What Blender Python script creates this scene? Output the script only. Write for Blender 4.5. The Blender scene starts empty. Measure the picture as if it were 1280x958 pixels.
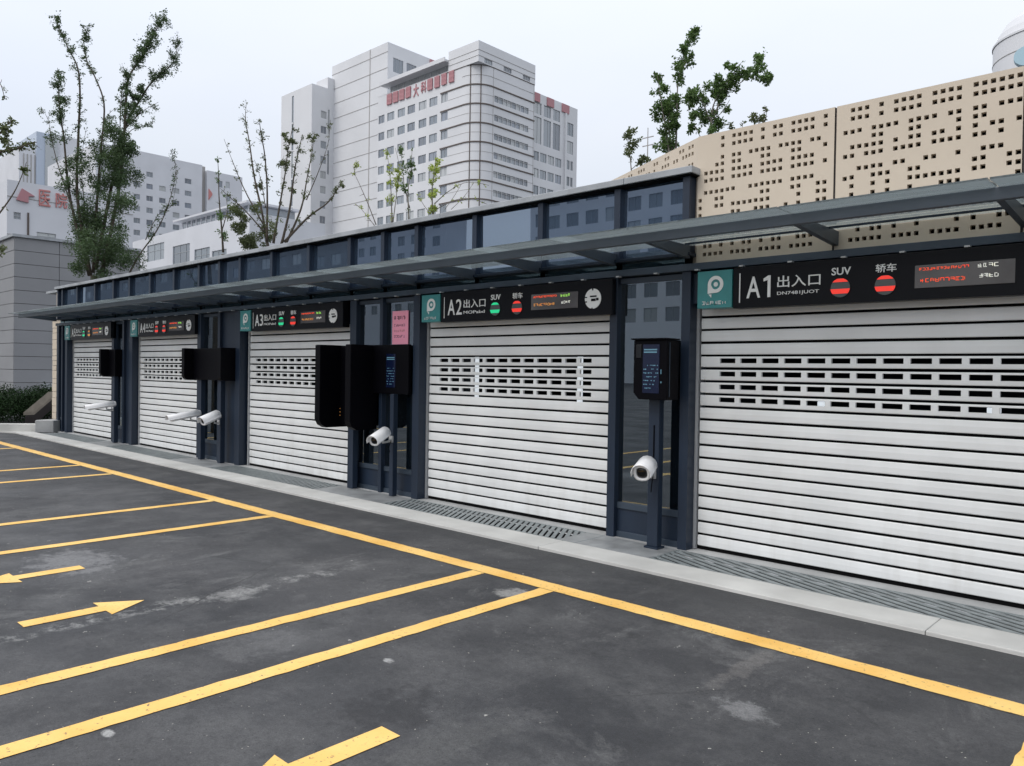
import bpy, bmesh, math, random
import numpy as np
from mathutils import Vector, Matrix
random.seed(7)
sc = bpy.context.scene
COL = sc.collection
R = math.radians

# ------------------------------------------------------------------ camera
CF, CYAW, CPIT, CROL = 973.60, 0.751629703, -0.0144329532, 0.0154733866
cam = bpy.data.cameras.new('camera'); camo = bpy.data.objects.new('camera', cam); COL.objects.link(camo)
cyaw, syaw, cpit, spit = math.cos(CYAW), math.sin(CYAW), math.cos(CPIT), math.sin(CPIT)
FW = Vector((-syaw*cpit, cyaw*cpit, spit)); r0 = Vector((cyaw, syaw, 0)); u0 = r0.cross(FW)
cc, ss = math.cos(CROL), math.sin(CROL)
RT = cc*r0+ss*u0; UP = -ss*r0+cc*u0
m = Matrix((RT, UP, -FW)).transposed().to_4x4(); m.translation = Vector((0, 0, 1.6))
camo.matrix_world = m
cam.sensor_width = 36; cam.lens = CF/1280*36; cam.clip_start = .05; cam.clip_end = 3000
sc.camera = camo
CAM = Vector((0, 0, 1.6))
def ray(x, y): return (FW+RT*((x-640)/CF)-UP*((y-479)/CF))
def at(x, y, dep): return CAM+ray(x, y)*dep          # point at this depth in metres

# ------------------------------------------------------------------ light
SUN_EL, SUN_AZ = 50, 195      # azimuth measured from +Y clockwise
w = bpy.data.worlds.new('World'); sc.world = w; w.use_nodes = True
nt = w.node_tree; nt.nodes.clear()
out = nt.nodes.new('ShaderNodeOutputWorld')
sky = nt.nodes.new('ShaderNodeTexSky'); sky.sky_type = 'NISHITA'; sky.sun_disc = False
sky.sun_elevation = R(SUN_EL); sky.sun_rotation = R(SUN_AZ); sky.air_density = 1; sky.dust_density = 3
b1 = nt.nodes.new('ShaderNodeBackground'); b1.inputs[1].default_value = .05; b1.name = 'clear_sky'
nt.links.new(sky.outputs[0], b1.inputs[0])
tc = nt.nodes.new('ShaderNodeTexCoord'); sx = nt.nodes.new('ShaderNodeSeparateXYZ')
nt.links.new(tc.outputs['Generated'], sx.inputs[0])
mr = nt.nodes.new('ShaderNodeMapRange'); mr.inputs[1].default_value = .0; mr.inputs[2].default_value = 1
mr.inputs[3].default_value = .50; mr.inputs[4].default_value = 1.55; nt.links.new(sx.outputs[2], mr.inputs[0])
ns = nt.nodes.new('ShaderNodeTexNoise'); ns.inputs['Scale'].default_value = 1.6; ns.inputs['Detail'].default_value = 4
mpn = nt.nodes.new('ShaderNodeMapping'); mpn.inputs['Scale'].default_value = (1, 1, 2.5)
nt.links.new(tc.outputs['Generated'], mpn.inputs[0]); nt.links.new(mpn.outputs[0], ns.inputs[0])
cr = nt.nodes.new('ShaderNodeValToRGB'); cr.color_ramp.elements[0].color = (.86, .90, .985, 1); cr.color_ramp.elements[0].position = .3
cr.color_ramp.elements[1].color = (.97, .98, 1.0, 1); cr.color_ramp.elements[1].position = .7
nt.links.new(ns.outputs[0], cr.inputs[0])
b2 = nt.nodes.new('ShaderNodeBackground'); nt.links.new(cr.outputs[0], b2.inputs[0]); nt.links.new(mr.outputs[0], b2.inputs[1])
ad = nt.nodes.new('ShaderNodeAddShader'); nt.links.new(b1.outputs[0], ad.inputs[0]); nt.links.new(b2.outputs[0], ad.inputs[1])
nt.links.new(ad.outputs[0], out.inputs[0])
sl = bpy.data.lights.new('sun', 'SUN'); sl.energy = 1.1; sl.angle = R(25); sl.color = (1, .97, .92)
so = bpy.data.objects.new('sun', sl); COL.objects.link(so)
sd = Vector((math.sin(R(SUN_AZ))*math.cos(R(SUN_EL)), math.cos(R(SUN_AZ))*math.cos(R(SUN_EL)), math.sin(R(SUN_EL))))
so.rotation_euler = sd.to_track_quat('Z', 'Y').to_euler()
sc.view_settings.view_transform = 'Standard'; sc.view_settings.look = 'None'
sc.view_settings.exposure = 0; sc.view_settings.gamma = 1
sc.render.engine = 'CYCLES'; sc.cycles.max_bounces = 8; sc.cycles.transparent_max_bounces = 16

# ------------------------------------------------------------------ materials
def mat(name, col, rough=.6, metal=0, spec=.5, noise=0, nscale=3, bump=0, bscale=60, emit=None, ior=None, streak=False, coat=0):
    mt = bpy.data.materials.new(name); mt.use_nodes = True; n = mt.node_tree; b = n.nodes['Principled BSDF']
    b.inputs['Base Color'].default_value = (*col, 1); b.inputs['Roughness'].default_value = rough
    b.inputs['Metallic'].default_value = metal; b.inputs['Specular IOR Level'].default_value = spec
    b.inputs['Coat Weight'].default_value = coat
    if ior: b.inputs['IOR'].default_value = ior
    t = None
    if noise or bump: t = n.nodes.new('ShaderNodeNewGeometry')
    if noise:
        src = t.outputs['Position']
        if streak:
            mp = n.nodes.new('ShaderNodeMapping'); mp.inputs['Scale'].default_value = (1, 1, .12); n.links.new(src, mp.inputs[0]); src = mp.outputs[0]
        q = n.nodes.new('ShaderNodeTexNoise'); q.inputs['Scale'].default_value = nscale; q.inputs['Detail'].default_value = 6; n.links.new(src, q.inputs[0])
        rr = n.nodes.new('ShaderNodeMapRange'); rr.inputs[1].default_value = .3; rr.inputs[2].default_value = .7
        rr.inputs[3].default_value = 1-noise; rr.inputs[4].default_value = 1+noise; n.links.new(q.outputs[0], rr.inputs[0])
        mx = n.nodes.new('ShaderNodeVectorMath'); mx.operation = 'SCALE'; mx.inputs[0].default_value = col
        n.links.new(rr.outputs[0], mx.inputs['Scale']); n.links.new(mx.outputs[0], b.inputs['Base Color'])
    if bump:
        q2 = n.nodes.new('ShaderNodeTexNoise'); q2.inputs['Scale'].default_value = bscale; q2.inputs['Detail'].default_value = 4; n.links.new(t.outputs['Position'], q2.inputs[0])
        bp = n.nodes.new('ShaderNodeBump'); bp.inputs['Strength'].default_value = bump; bp.inputs['Distance'].default_value = .01
        n.links.new(q2.outputs[0], bp.inputs['Height']); n.links.new(bp.outputs[0], b.inputs['Normal'])
    if emit:
        b.inputs['Emission Color'].default_value = (*emit[:3], 1); b.inputs['Emission Strength'].default_value = emit[3]
    return mt
def glassmat(name, tint, refl_ior=1.5, rough=.0, mixt=1.0, base=(.02, .03, .04), gt=(1, 1, 1), trl=False):
    """thin sheet: coloured transparency + fresnel reflection, over a bit of opaque tint"""
    mt = bpy.data.materials.new(name); mt.use_nodes = True; n = mt.node_tree; n.nodes.clear()
    o = n.nodes.new('ShaderNodeOutputMaterial'); tr = n.nodes.new('ShaderNodeBsdfTransparent'); tr.inputs[0].default_value = (*tint, 1)
    df = n.nodes.new('ShaderNodeBsdfTranslucent' if trl else 'ShaderNodeBsdfDiffuse'); df.inputs[0].default_value = (*base, 1)
    m0 = n.nodes.new('ShaderNodeMixShader'); m0.inputs[0].default_value = mixt; n.links.new(df.outputs[0], m0.inputs[1]); n.links.new(tr.outputs[0], m0.inputs[2])
    gl = n.nodes.new('ShaderNodeBsdfGlossy'); gl.inputs['Roughness'].default_value = rough; gl.inputs[0].default_value = (*gt, 1)
    fr = n.nodes.new('ShaderNodeFresnel'); fr.inputs[0].default_value = refl_ior
    m1 = n.nodes.new('ShaderNodeMixShader'); n.links.new(fr.outputs[0], m1.inputs[0]); n.links.new(m0.outputs[0], m1.inputs[1]); n.links.new(gl.outputs[0], m1.inputs[2])
    n.links.new(m1.outputs[0], o.inputs[0]); return mt
M = {}
M['steel'] = mat('navy_grey_steel', (.013, .023, .042), .42, 0, .4, .15, 4, streak=True)
M['steel_light'] = mat('grey_painted_steel', (.042, .060, .085), .45, .2, .5, .12, 3)
M['canopy_steel'] = mat('canopy_steel', (.080, .096, .118), .4, .3, .5, .12, 2)
M['cap'] = mat('parapet_cap_metal', (.33, .35, .37), .5, .1, .5, .22, 3, streak=False)
M['slat'] = mat('shutter_slat_aluminium', (.72, .735, .735), .42, .0, .5, .07, 2.0, bump=.04, bscale=6)
def grime():
    n = M['slat'].node_tree; b = n.nodes['Principled BSDF']; src = b.inputs['Base Color'].links[0].from_socket
    g = n.nodes.new('ShaderNodeNewGeometry'); sp = n.nodes.new('ShaderNodeSeparateXYZ'); n.links.new(g.outputs['Position'], sp.inputs[0])
    mp = n.nodes.new('ShaderNodeMapping'); mp.inputs['Scale'].default_value = (9, 1, .6); n.links.new(g.outputs['Position'], mp.inputs[0])
    q = n.nodes.new('ShaderNodeTexNoise'); q.inputs['Scale'].default_value = 1; q.inputs['Detail'].default_value = 6; n.links.new(mp.outputs[0], q.inputs[0])
    z = n.nodes.new('ShaderNodeMapRange'); z.inputs[1].default_value = .75; z.inputs[2].default_value = .05; z.inputs[3].default_value = .1; z.inputs[4].default_value = .38; n.links.new(sp.outputs[2], z.inputs[0])
    a = n.nodes.new('ShaderNodeMapRange'); a.inputs[1].default_value = .48; a.inputs[2].default_value = .75; n.links.new(q.outputs[0], a.inputs[0])
    m_ = n.nodes.new('ShaderNodeMath'); m_.operation = 'MULTIPLY'; n.links.new(z.outputs[0], m_.inputs[0]); n.links.new(a.outputs[0], m_.inputs[1])
    x = n.nodes.new('ShaderNodeMixRGB'); n.links.new(m_.outputs[0], x.inputs[0]); n.links.new(src, x.inputs[1]); x.inputs[2].default_value = (.50, .49, .46, 1); n.links.new(x.outputs[0], b.inputs['Base Color'])
grime()
M['black'] = mat('black_rubber_and_gap_shade', (.003, .003, .0035), .8, spec=.1)  # rubber parts, and the painted shade behind slat gaps
M['guide'] = mat('guide_rail_aluminium', (.45, .46, .47), .4, .3)
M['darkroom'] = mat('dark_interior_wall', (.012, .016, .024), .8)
M['palecol'] = mat('pale_interior_column', (.62, .72, .78), .6)
M['white_tile'] = mat('white_tile_facade', (.80, .81, .83), .5, 0, .4, .04, .2)
M['beige'] = mat('beige_coated_panel', (.57, .495, .40), .6, 0, .3, .05, 1.2, bump=.05, bscale=60)
M['void'] = mat('hole_shade_and_joint_black', (.004, .004, .004), .9, spec=.1)  # near-black: painted shade inside the wall holes, and dark tile joints
M['joint'] = mat('dark_joint_strip', (.03, .022, .022), .6)
M['signblk'] = mat('sign_board_black', (.006, .0065, .009), .35, 0, .12)
M['teal'] = mat('teal_sign_panel', (.035, .22, .225), .35, noise=.08, nscale=9)
M['white'] = mat('white_letter', (.75, .75, .74), .45)
M['red'] = mat('red_lamp', (.75, .03, .02), .4, emit=(1, .05, .03, .55))
M['green'] = mat('green_lamp', (.02, .6, .25), .4, emit=(.02, .8, .35, .45))
M['ledred'] = mat('red_led', (.6, .06, .02), .5, emit=(1, .10, .03, .6))
M['ledor'] = mat('amber_led', (.6, .25, .05), .5, emit=(1, .45, .12, .35))
M['ledgr'] = mat('lime_led', (.3, .6, .1), .5, emit=(.45, .9, .15, .5))
M['ledwh'] = mat('white_led', (.8, .8, .75), .5, emit=(1, 1, .9, .3))
M['lampgrey'] = mat('unlit_lamp_face', (.07, .08, .08), .3)
M['display'] = mat('display_screen_grey', (.085, .078, .08), .14, noise=.3, nscale=3)
M['blk'] = mat('kiosk_black_metal', (.0015, .0015, .003), .5, spec=.08)
M['scr'] = mat('kiosk_screen', (.004, .008, .03), .12, emit=(.003, .010, .05, .05))
M['scrtxt'] = mat('screen_graphics', (.12, .26, .34), .3, emit=(.2, .5, .65, .02))
M['camwhite'] = mat('camera_white_plastic', (.75, .75, .76), .35)
M['lens'] = mat('lens_black_glass', (.004, .004, .005), .06)
M['pink'] = mat('pink_paper', (.88, .34, .46), .7)
M['ink'] = mat('dark_ink', (.05, .02, .03), .7)
M['concrete'] = mat('pale_concrete', (.50, .497, .475), .8, 0, .3, .16, 1.6, bump=.3, bscale=90)
M['threshold'] = mat('threshold_concrete', (.38, .385, .385), .8, 0, .3, .18, 2, bump=.3, bscale=90)
M['grate'] = mat('galvanised_grate', (.22, .245, .25), .5, .15, .5, .2, 12)
M['plate'] = mat('steel_cover_plate', (.25, .26, .265), .5, .1, .5, .25, 5)
M['fascia'] = glassmat('dark_coated_glass', (.1, .15, .2), 3.2, .012, mixt=.0, base=(.018, .030, .048), gt=(.66, .80, 1.0))
M['fascia2'] = glassmat('dark_coated_glass_dim', (.1, .15, .2), 2.2, .03, mixt=.0, base=(.010, .022, .030), gt=(.62, .82, .9))
M['paneclr'] = glassmat('tinted_pane', (.60, .73, .82), 2.9, mixt=.90, base=(.03, .05, .07), gt=(.78, .90, 1))
M['canglass'] = glassmat('canopy_glass', (.86, .90, .90), 1.22, mixt=.52, base=(.50, .55, .56), trl=True)
M['tower'] = mat('pale_tile_cladding', (.62, .63, .65), .55, 0, .4, .04, .15)
M['tower_r'] = M['tower']
M['belt'] = mat('dark_belt_line', (.10, .08, .07), .7)
M['joint_l'] = mat('grey_panel_joint', (.34, .33, .32), .7)
M['winglass'] = mat('window_glass', (.15, .18, .21), .08, 0, .5, ior=2.2)
_n = M['winglass'].node_tree; _oi = _n.nodes.new('ShaderNodeObjectInfo'); _cr = _n.nodes.new('ShaderNodeValToRGB'); _n.links.new(_oi.outputs['Random'], _cr.inputs[0])
_cr.color_ramp.interpolation = 'CONSTANT'; _cr.color_ramp.elements[0].color = (.13, .16, .19, 1)
for _p, _c in ((.3, (.20, .23, .26, 1)), (.55, (.10, .12, .15, 1)), (.7, (.32, .34, .35, 1)), (.85, (.17, .20, .25, 1))): _e = _cr.color_ramp.elements.new(_p); _e.color = _c
_cr.color_ramp.elements[-1].color = (.40, .42, .42, 1); _cr.color_ramp.elements[-1].position = .95
_n.links.new(_cr.outputs[0], _n.nodes['Principled BSDF'].inputs['Base Color'])
M['winframe'] = mat('window_frame_grey', (.40, .42, .44), .5)
M['redchar'] = mat('red_channel_letter', (.42, .20, .22), .6)
M['redsign'] = mat('bright_red_letter', (.50, .20, .19), .6)
M['white_wall'] = mat('white_render_wall', (.60, .615, .65), .7, 0, .3, .05, .2)
M['haze_wall'] = mat('wall_with_haze_tint', (.42, .48, .57), .4)  # blue grey tint is distance haze put into the base colour
M['greypanel'] = mat('grey_cladding_panel', (.25, .255, .265), .6, 0, .3, .06, .6)
M['bark'] = mat('brown_bark', (.075, .06, .045), .85, noise=.3, nscale=14)
M['bark_pale'] = mat('pale_grey_bark', (.17, .155, .13), .85, noise=.3, nscale=14)
M['hedge'] = mat('hedge_leaf', (.012, .030, .008), .7, spec=.15, noise=.4, nscale=5)
def leafmat(name, col, v=.45):
    mt = mat(name, col, .6, spec=.25, noise=v, nscale=2.2); b = mt.node_tree.nodes['Principled BSDF']
    b.inputs['Subsurface Weight'].default_value = 0
    n = mt.node_tree; tl = n.nodes.new('ShaderNodeBsdfTranslucent'); tl.inputs[0].default_value = (col[0]*1.4, col[1]*1.5, col[2], 1)
    mx = n.nodes.new('ShaderNodeMixShader'); mx.inputs[0].default_value = .28
    n.links.new(b.outputs[0], mx.inputs[1]); n.links.new(tl.outputs[0], mx.inputs[2])
    n.links.new(mx.outputs[0], n.nodes['Material Output'].inputs[0]); return mt
M['leaf_dark'] = leafmat('dark_green_leaf', (.075, .115, .058))
M['leaf_mid'] = leafmat('mid_green_leaf', (.095, .155, .055))
M['leaf_yel'] = leafmat('yellow_green_leaf', (.34, .40, .10))
M['leaf_olive'] = leafmat('olive_leaf', (.105, .125, .060))

# yellow paint
def paint():
    mt = mat('yellow_road_paint', (.86, .53, .13), .65); n = mt.node_tree; b = n.nodes['Principled BSDF']
    g = n.nodes.new('ShaderNodeNewGeometry')
    q = n.nodes.new('ShaderNodeTexNoise'); q.inputs['Scale'].default_value = 2.2; q.inputs['Detail'].default_value = 8; n.links.new(g.outputs['Position'], q.inputs[0])
    c = n.nodes.new('ShaderNodeValToRGB'); c.color_ramp.elements[0].position = .30; c.color_ramp.elements[0].color = (.74, .42, .09, 1)
    c.color_ramp.elements[1].position = .68; c.color_ramp.elements[1].color = (.88, .58, .19, 1); n.links.new(q.outputs[0], c.inputs[0])
    q2 = n.nodes.new('ShaderNodeTexNoise'); q2.inputs['Scale'].default_value = 38; q2.inputs['Detail'].default_value = 6; q2.inputs['Roughness'].default_value = .7; n.links.new(g.outputs['Position'], q2.inputs[0])
    c2 = n.nodes.new('ShaderNodeMapRange'); c2.inputs[1].default_value = .60; c2.inputs[2].default_value = .66; n.links.new(q2.outputs[0], c2.inputs[0])
    mx = n.nodes.new('ShaderNodeMixRGB'); n.links.new(c2.outputs[0], mx.inputs[0]); n.links.new(c.outputs[0], mx.inputs[1]); mx.inputs[2].default_value = (.20, .15, .09, 1)
    q3 = n.nodes.new('ShaderNodeTexNoise'); q3.inputs['Scale'].default_value = 1.1; q3.inputs['Detail'].default_value = 9; q3.inputs['Roughness'].default_value = .72; n.links.new(g.outputs['Position'], q3.inputs[0])
    c3 = n.nodes.new('ShaderNodeMapRange'); c3.inputs[1].default_value = .56; c3.inputs[2].default_value = .72; c3.inputs[4].default_value = .5; n.links.new(q3.outputs[0], c3.inputs[0])
    mx2 = n.nodes.new('ShaderNodeMixRGB'); n.links.new(c3.outputs[0], mx2.inputs[0]); n.links.new(mx.outputs[0], mx2.inputs[1]); mx2.inputs[2].default_value = (.40, .29, .13, 1)
    n.links.new(mx2.outputs[0], b.inputs['Base Color'])
    bp = n.nodes.new('ShaderNodeBump'); bp.inputs['Strength'].default_value = .4; bp.inputs['Distance'].default_value = .004
    n.links.new(q2.outputs[0], bp.inputs['Height']); n.links.new(bp.outputs[0], b.inputs['Normal'])
    return mt
M['paint'] = paint()
def asphalt():
    mt = mat('asphalt', (.06, .062, .064), .75); n = mt.node_tree; b = n.nodes['Principled BSDF']
    g = n.nodes.new('ShaderNodeNewGeometry')
    def noise(s, d, stretch=None, rough=.5, dist=0, off=0):
        q = n.nodes.new('ShaderNodeTexNoise'); q.inputs['Scale'].default_value = s; q.inputs['Detail'].default_value = d
        q.inputs['Roughness'].default_value = rough; q.inputs['Distortion'].default_value = dist
        mp = n.nodes.new('ShaderNodeMapping'); mp.inputs['Location'].default_value = (off, off*.7, 0)
        if stretch: mp.inputs['Scale'].default_value = stretch
        n.links.new(g.outputs['Position'], mp.inputs[0]); n.links.new(mp.outputs[0], q.inputs[0]); return q.outputs[0]
    def rng(src, a, bb, c=0, d=1):
        q = n.nodes.new('ShaderNodeMapRange'); q.inputs[1].default_value = a; q.inputs[2].default_value = bb; q.inputs[3].default_value = c; q.inputs[4].default_value = d
        n.links.new(src, q.inputs[0]); return q.outputs[0]
    def mul(a, bb):
        q = n.nodes.new('ShaderNodeMath'); q.operation = 'MULTIPLY'; n.links.new(a, q.inputs[0]); n.links.new(bb, q.inputs[1]); return q.outputs[0]
    def mix(f, a, bb):
        q = n.nodes.new('ShaderNodeMixRGB'); n.links.new(f, q.inputs[0])
        for k, v in ((1, a), (2, bb)):
            if isinstance(v, tuple): q.inputs[k].default_value = (*v, 1)
            else: n.links.new(v, q.inputs[k])
        return q.outputs[0]
    def add(a, bb, op='ADD', cl=False):
        q = n.nodes.new('ShaderNodeMath'); q.operation = op; q.use_clamp = cl
        for k, v in ((0, a), (1, bb)):
            if isinstance(v, (int, float)): q.inputs[k].default_value = v
            else: n.links.new(v, q.inputs[k])
        return q.outputs[0]
    sep = n.nodes.new('ShaderNodeSeparateXYZ'); n.links.new(g.outputs['Position'], sep.inputs[0])
    wob = noise(2.4, 6, rough=.7, off=50)
    def spot(cx, cy, rx, ry, k=.9):
        """soft scuff with a ragged edge at a fixed place on the ground"""
        dx = add(add(sep.outputs[0], cx, 'SUBTRACT'), rx, 'DIVIDE'); dy = add(add(sep.outputs[1], cy, 'SUBTRACT'), ry, 'DIVIDE')
        r2 = add(mul(dx, dx), mul(dy, dy)); e = add(r2, mul(add(noise(7, 8, rough=.75, off=cx*3), .5, 'SUBTRACT'), rng(r2, 0, 1, 6, 6)))
        return rng(e, 1.0, .2, 0, k)
    c = mix(rng(noise(.5, 6, rough=.62, dist=.3), .36, .66), (.024, .025, .028), (.060, .060, .062))
    c = mix(rng(noise(1.7, 10, rough=.72, off=25), .45, .72, 0, .75), c, (.10, .10, .10))
    c = mix(rng(noise(2.6, 10, rough=.78, off=61), .52, .66, 0, .7), c, (.024, .025, .027))
    c = mix(mul(rng(noise(1.2, 10, (1, .6, 1), .75, .5, 5), .54, .68, 0, .8), rng(noise(.45, 3, off=9), .42, .58)), c, (.15, .15, .147))
    band = add(mul(add(add(sep.outputs[0], 5.22), mul(add(wob, .5, 'SUBTRACT'), noise(.3, 1)), ), add(sep.outputs[0], 5.22)), 0.0)
    trail = rng(add(band, 0, 'ABSOLUTE'), .012, .0, 0, 1)
    c = mix(mul(mul(trail, rng(noise(5, 8, rough=.8, off=71), .48, .62)), rng(sep.outputs[1], 4.0, 3.4)), c, (.27, .27, .26))
    for cx, cy, rx, ry, k, col in ((-1.7,3.48,.17,.10,.55,(.22,.22,.22)), (-3.80,4.12,.18,.12,.7,(.30,.295,.28)), (-3.56,1.27,.05,.03,.8,(.36,.36,.35)), (-3.39,2.67,.04,.03,.8,(.36,.36,.35)),
        (-1.95,4.0,.07,.42,.35,(.17,.16,.15)), (-2.45,2.2,.16,.5,.18,(.15,.15,.14)), (-5.15,2.7,.2,.2,.5,(.28,.28,.27)), (-6.9,2.2,.5,.35,.45,(.25,.25,.25)), (-2.9,2.3,.25,.3,.7,(.016,.016,.018)), (-4.1,2.3,.25,.3,.4,(.13,.13,.13))):
        c = mix(spot(cx, cy, rx, ry, k), c, col)
    c = mix(rng(noise(14, 4, rough=.6, off=3), .71, .73), c, (.38, .37, .34))
    c = mix(rng(noise(45, 2, rough=.5, off=13), .735, .76), c, (.42, .40, .35))
    c = mix(rng(noise(60, 2, rough=.5, off=93), .66, .72, 0, .8), c, (.012, .012, .013))
    # smoother darker asphalt along the kerb
    c = mix(mul(rng(sep.outputs[1], 5.02, 5.06), rng(noise(1.5, 3), .2, .8, .35, .75)), c, (.035, .036, .038))
    # a few hairline cracks
    vo = n.nodes.new('ShaderNodeTexVoronoi'); vo.feature = 'DISTANCE_TO_EDGE'; vo.inputs['Scale'].default_value = .42
    mpv = n.nodes.new('ShaderNodeMixRGB'); mpv.inputs[0].default_value = .12; nz = n.nodes.new('ShaderNodeTexNoise'); nz.inputs['Scale'].default_value = 2.5; nz.inputs['Detail'].default_value = 6
    n.links.new(g.outputs['Position'], nz.inputs[0]); n.links.new(g.outputs['Position'], mpv.inputs[1]); n.links.new(nz.outputs['Color'], mpv.inputs[2]); n.links.new(mpv.outputs[0], vo.inputs[0])
    c = mix(mul(rng(vo.outputs['Distance'], .0035, .0015), rng(noise(.5, 2, off=80), .58, .66, 0, .6)), c, (.014, .014, .014))
    g1 = rng(noise(95, 5, rough=.9), .3, .7, .55, 1.45); g2 = rng(noise(28, 6, rough=.8, off=4), .3, .7, .72, 1.28)
    grain = mul(g1, g2)
    q = n.nodes.new('ShaderNodeVectorMath'); q.operation = 'SCALE'; n.links.new(c, q.inputs[0]); n.links.new(grain, q.inputs['Scale'])
    n.links.new(q.outputs[0], b.inputs['Base Color'])
    bp = n.nodes.new('ShaderNodeBump'); bp.inputs['Strength'].default_value = .55; bp.inputs['Distance'].default_value = .006
    n.links.new(noise(130, 4, rough=.8), bp.inputs['Height']); n.links.new(bp.outputs[0], b.inputs['Normal'])
    n.links.new(rng(noise(.8, 4, off=12), .35, .65, .55, .85), b.inputs['Roughness'])
    return mt
M['asphalt'] = asphalt()

# ------------------------------------------------------------------ object helpers
def root_of(o):
    while o.parent: o = o.parent
    return o
class MB:
    def __init__(s): s.v = []; s.f = []; s.mi = []
    def add(s, vs, fs, mi=0):
        k = len(s.v); s.v += [tuple(v) for v in vs]; s.f += [tuple(i+k for i in f) for f in fs]; s.mi += [mi]*len(fs); return s
    def box(s, x0, x1, y0, y1, z0, z1, mi=0):
        return s.add([(x0,y0,z0),(x1,y0,z0),(x1,y1,z0),(x0,y1,z0),(x0,y0,z1),(x1,y0,z1),(x1,y1,z1),(x0,y1,z1)],
              [(0,3,2,1),(4,5,6,7),(0,1,5,4),(1,2,6,5),(2,3,7,6),(3,0,4,7)], mi)
    def obox(s, O, U, N, u0, u1, n0, n1, z0, z1, mi=0):
        """box in a frame: U along, N outward"""
        P = lambda u, n, z: O+U*u+N*n+Vector((0,0,z))
        return s.add([P(u0,n0,z0),P(u1,n0,z0),P(u1,n1,z0),P(u0,n1,z0),P(u0,n0,z1),P(u1,n0,z1),P(u1,n1,z1),P(u0,n1,z1)],
              [(0,3,2,1),(4,5,6,7),(0,1,5,4),(1,2,6,5),(2,3,7,6),(3,0,4,7)], mi)
    def quad(s, a, b, c, d, mi=0): return s.add([a,b,c,d], [(0,1,2,3)], mi)
    def prism(s, prof, axis, a, b, mi=0):
        """closed profile (list of 2-D) extruded along axis 'x','y' or 'z' from a to b"""
        mk = {'x': lambda p, t: (t, p[0], p[1]), 'y': lambda p, t: (p[0], t, p[1]), 'z': lambda p, t: (p[0], p[1], t)}[axis]
        n = len(prof); vs = [mk(p, a) for p in prof]+[mk(p, b) for p in prof]
        fs = [tuple(range(n))[::-1], tuple(range(n, 2*n))]+[(i, (i+1) % n, n+(i+1) % n, n+i) for i in range(n)]
        return s.add(vs, fs, mi)
    def tube(s, pts, rad, n=6, mi=0, cap=True):
        pts = [Vector(p) for p in pts]; k = len(s.v); m_ = len(pts)
        ref = Vector((.3, .2, .93))
        for i, p in enumerate(pts):
            d = (pts[min(i+1, m_-1)]-pts[max(i-1, 0)]).normalized()
            a = d.cross(ref); a = a.normalized() if a.length > 1e-4 else Vector((1,0,0)); b = d.cross(a)
            r = rad[i] if hasattr(rad, '__len__') else rad
            for j in range(n):
                t = 2*math.pi*j/n; s.v.append(tuple(p+a*(r*math.cos(t))+b*(r*math.sin(t))))
        for i in range(m_-1):
            for j in range(n):
                s.f.append((k+i*n+j, k+i*n+(j+1) % n, k+(i+1)*n+(j+1) % n, k+(i+1)*n+j)); s.mi.append(mi)
        if cap:
            s.f.append(tuple(k+j for j in range(n))[::-1]); s.f.append(tuple(k+(m_-1)*n+j for j in range(n))); s.mi += [mi, mi]
        return s
    def pierced(s, O, U, N, u0, u1, z0, z1, rects, depth, mi=0, mj=None):
        """wall sheet in plane (O,U,z) facing N with real openings and reveals going -N"""
        mj = mi if mj is None else mj
        P = lambda u, n, z: O+U*u+N*n+Vector((0,0,z))
        flip = U.cross(Vector((0,0,1))).dot(N) < 0
        def q(a, b, c, d, mm):
            s.quad(*( (d, c, b, a) if flip else (a, b, c, d)), mm)
        zs = sorted({z0, z1} | {r[2] for r in rects} | {r[3] for r in rects})
        for za, zb in zip(zs, zs[1:]):
            if zb-za < 1e-6: continue
            h = sorted((r[0], r[1]) for r in rects if r[2] < zb-1e-6 and r[3] > za+1e-6)
            c = u0
            for a, b in h+[(u1, u1)]:
                if a > c+1e-6: q(P(c,0,za), P(a,0,za), P(a,0,zb), P(c,0,zb), mi)
                c = max(c, b)
        for a, b, c, d in rects:
            q(P(a,-depth,c), P(a,0,c), P(a,0,d), P(a,-depth,d), mj); q(P(b,0,c), P(b,-depth,c), P(b,-depth,d), P(b,0,d), mj)
            q(P(a,-depth,c), P(b,-depth,c), P(b,0,c), P(a,0,c), mj); q(P(a,0,d), P(b,0,d), P(b,-depth,d), P(a,-depth,d), mj)
        return s
    def build(s, name, mats, parent=None, smooth=False, bevel=0, label=None):
        me = bpy.data.meshes.new(name); org = root_of(parent).location.copy() if parent else Vector((0,0,0))
        me.from_pydata([tuple(Vector(v)-org) for v in s.v], [], s.f)
        if not isinstance(mats, (list, tuple)): mats = [mats]
        for mm in mats: me.materials.append(M[mm] if isinstance(mm, str) else mm)
        me.polygons.foreach_set('material_index', s.mi)
        if smooth: me.polygons.foreach_set('use_smooth', [True]*len(s.f))
        me.update()
        o = bpy.data.objects.new(name, me); COL.objects.link(o)
        if parent: o.parent = parent
        if bevel:
            bv = o.modifiers.new('bevel', 'BEVEL'); bv.width = bevel; bv.segments = 2; bv.limit_method = 'ANGLE'
        if label: o['label'] = label
        return o
def thing(name, label, cat, loc, group=None):
    o = bpy.data.objects.new(name, None); COL.objects.link(o); o.location = loc; o.empty_display_size = .2
    o['label'] = label; o['category'] = cat
    if group: o['group'] = group
    return o
def tag(o, label, cat, group=None):
    o['label'] = label; o['category'] = cat
    if group: o['group'] = group
    return o
def struct(o): o['kind'] = 'structure'; return o
def inst(name, mesh, loc, parent):
    """one more part sharing a mesh; loc in world metres"""
    o = bpy.data.objects.new(name, mesh); COL.objects.link(o); o.parent = parent
    o.location = Vector(loc)-root_of(parent).location; return o
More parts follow.
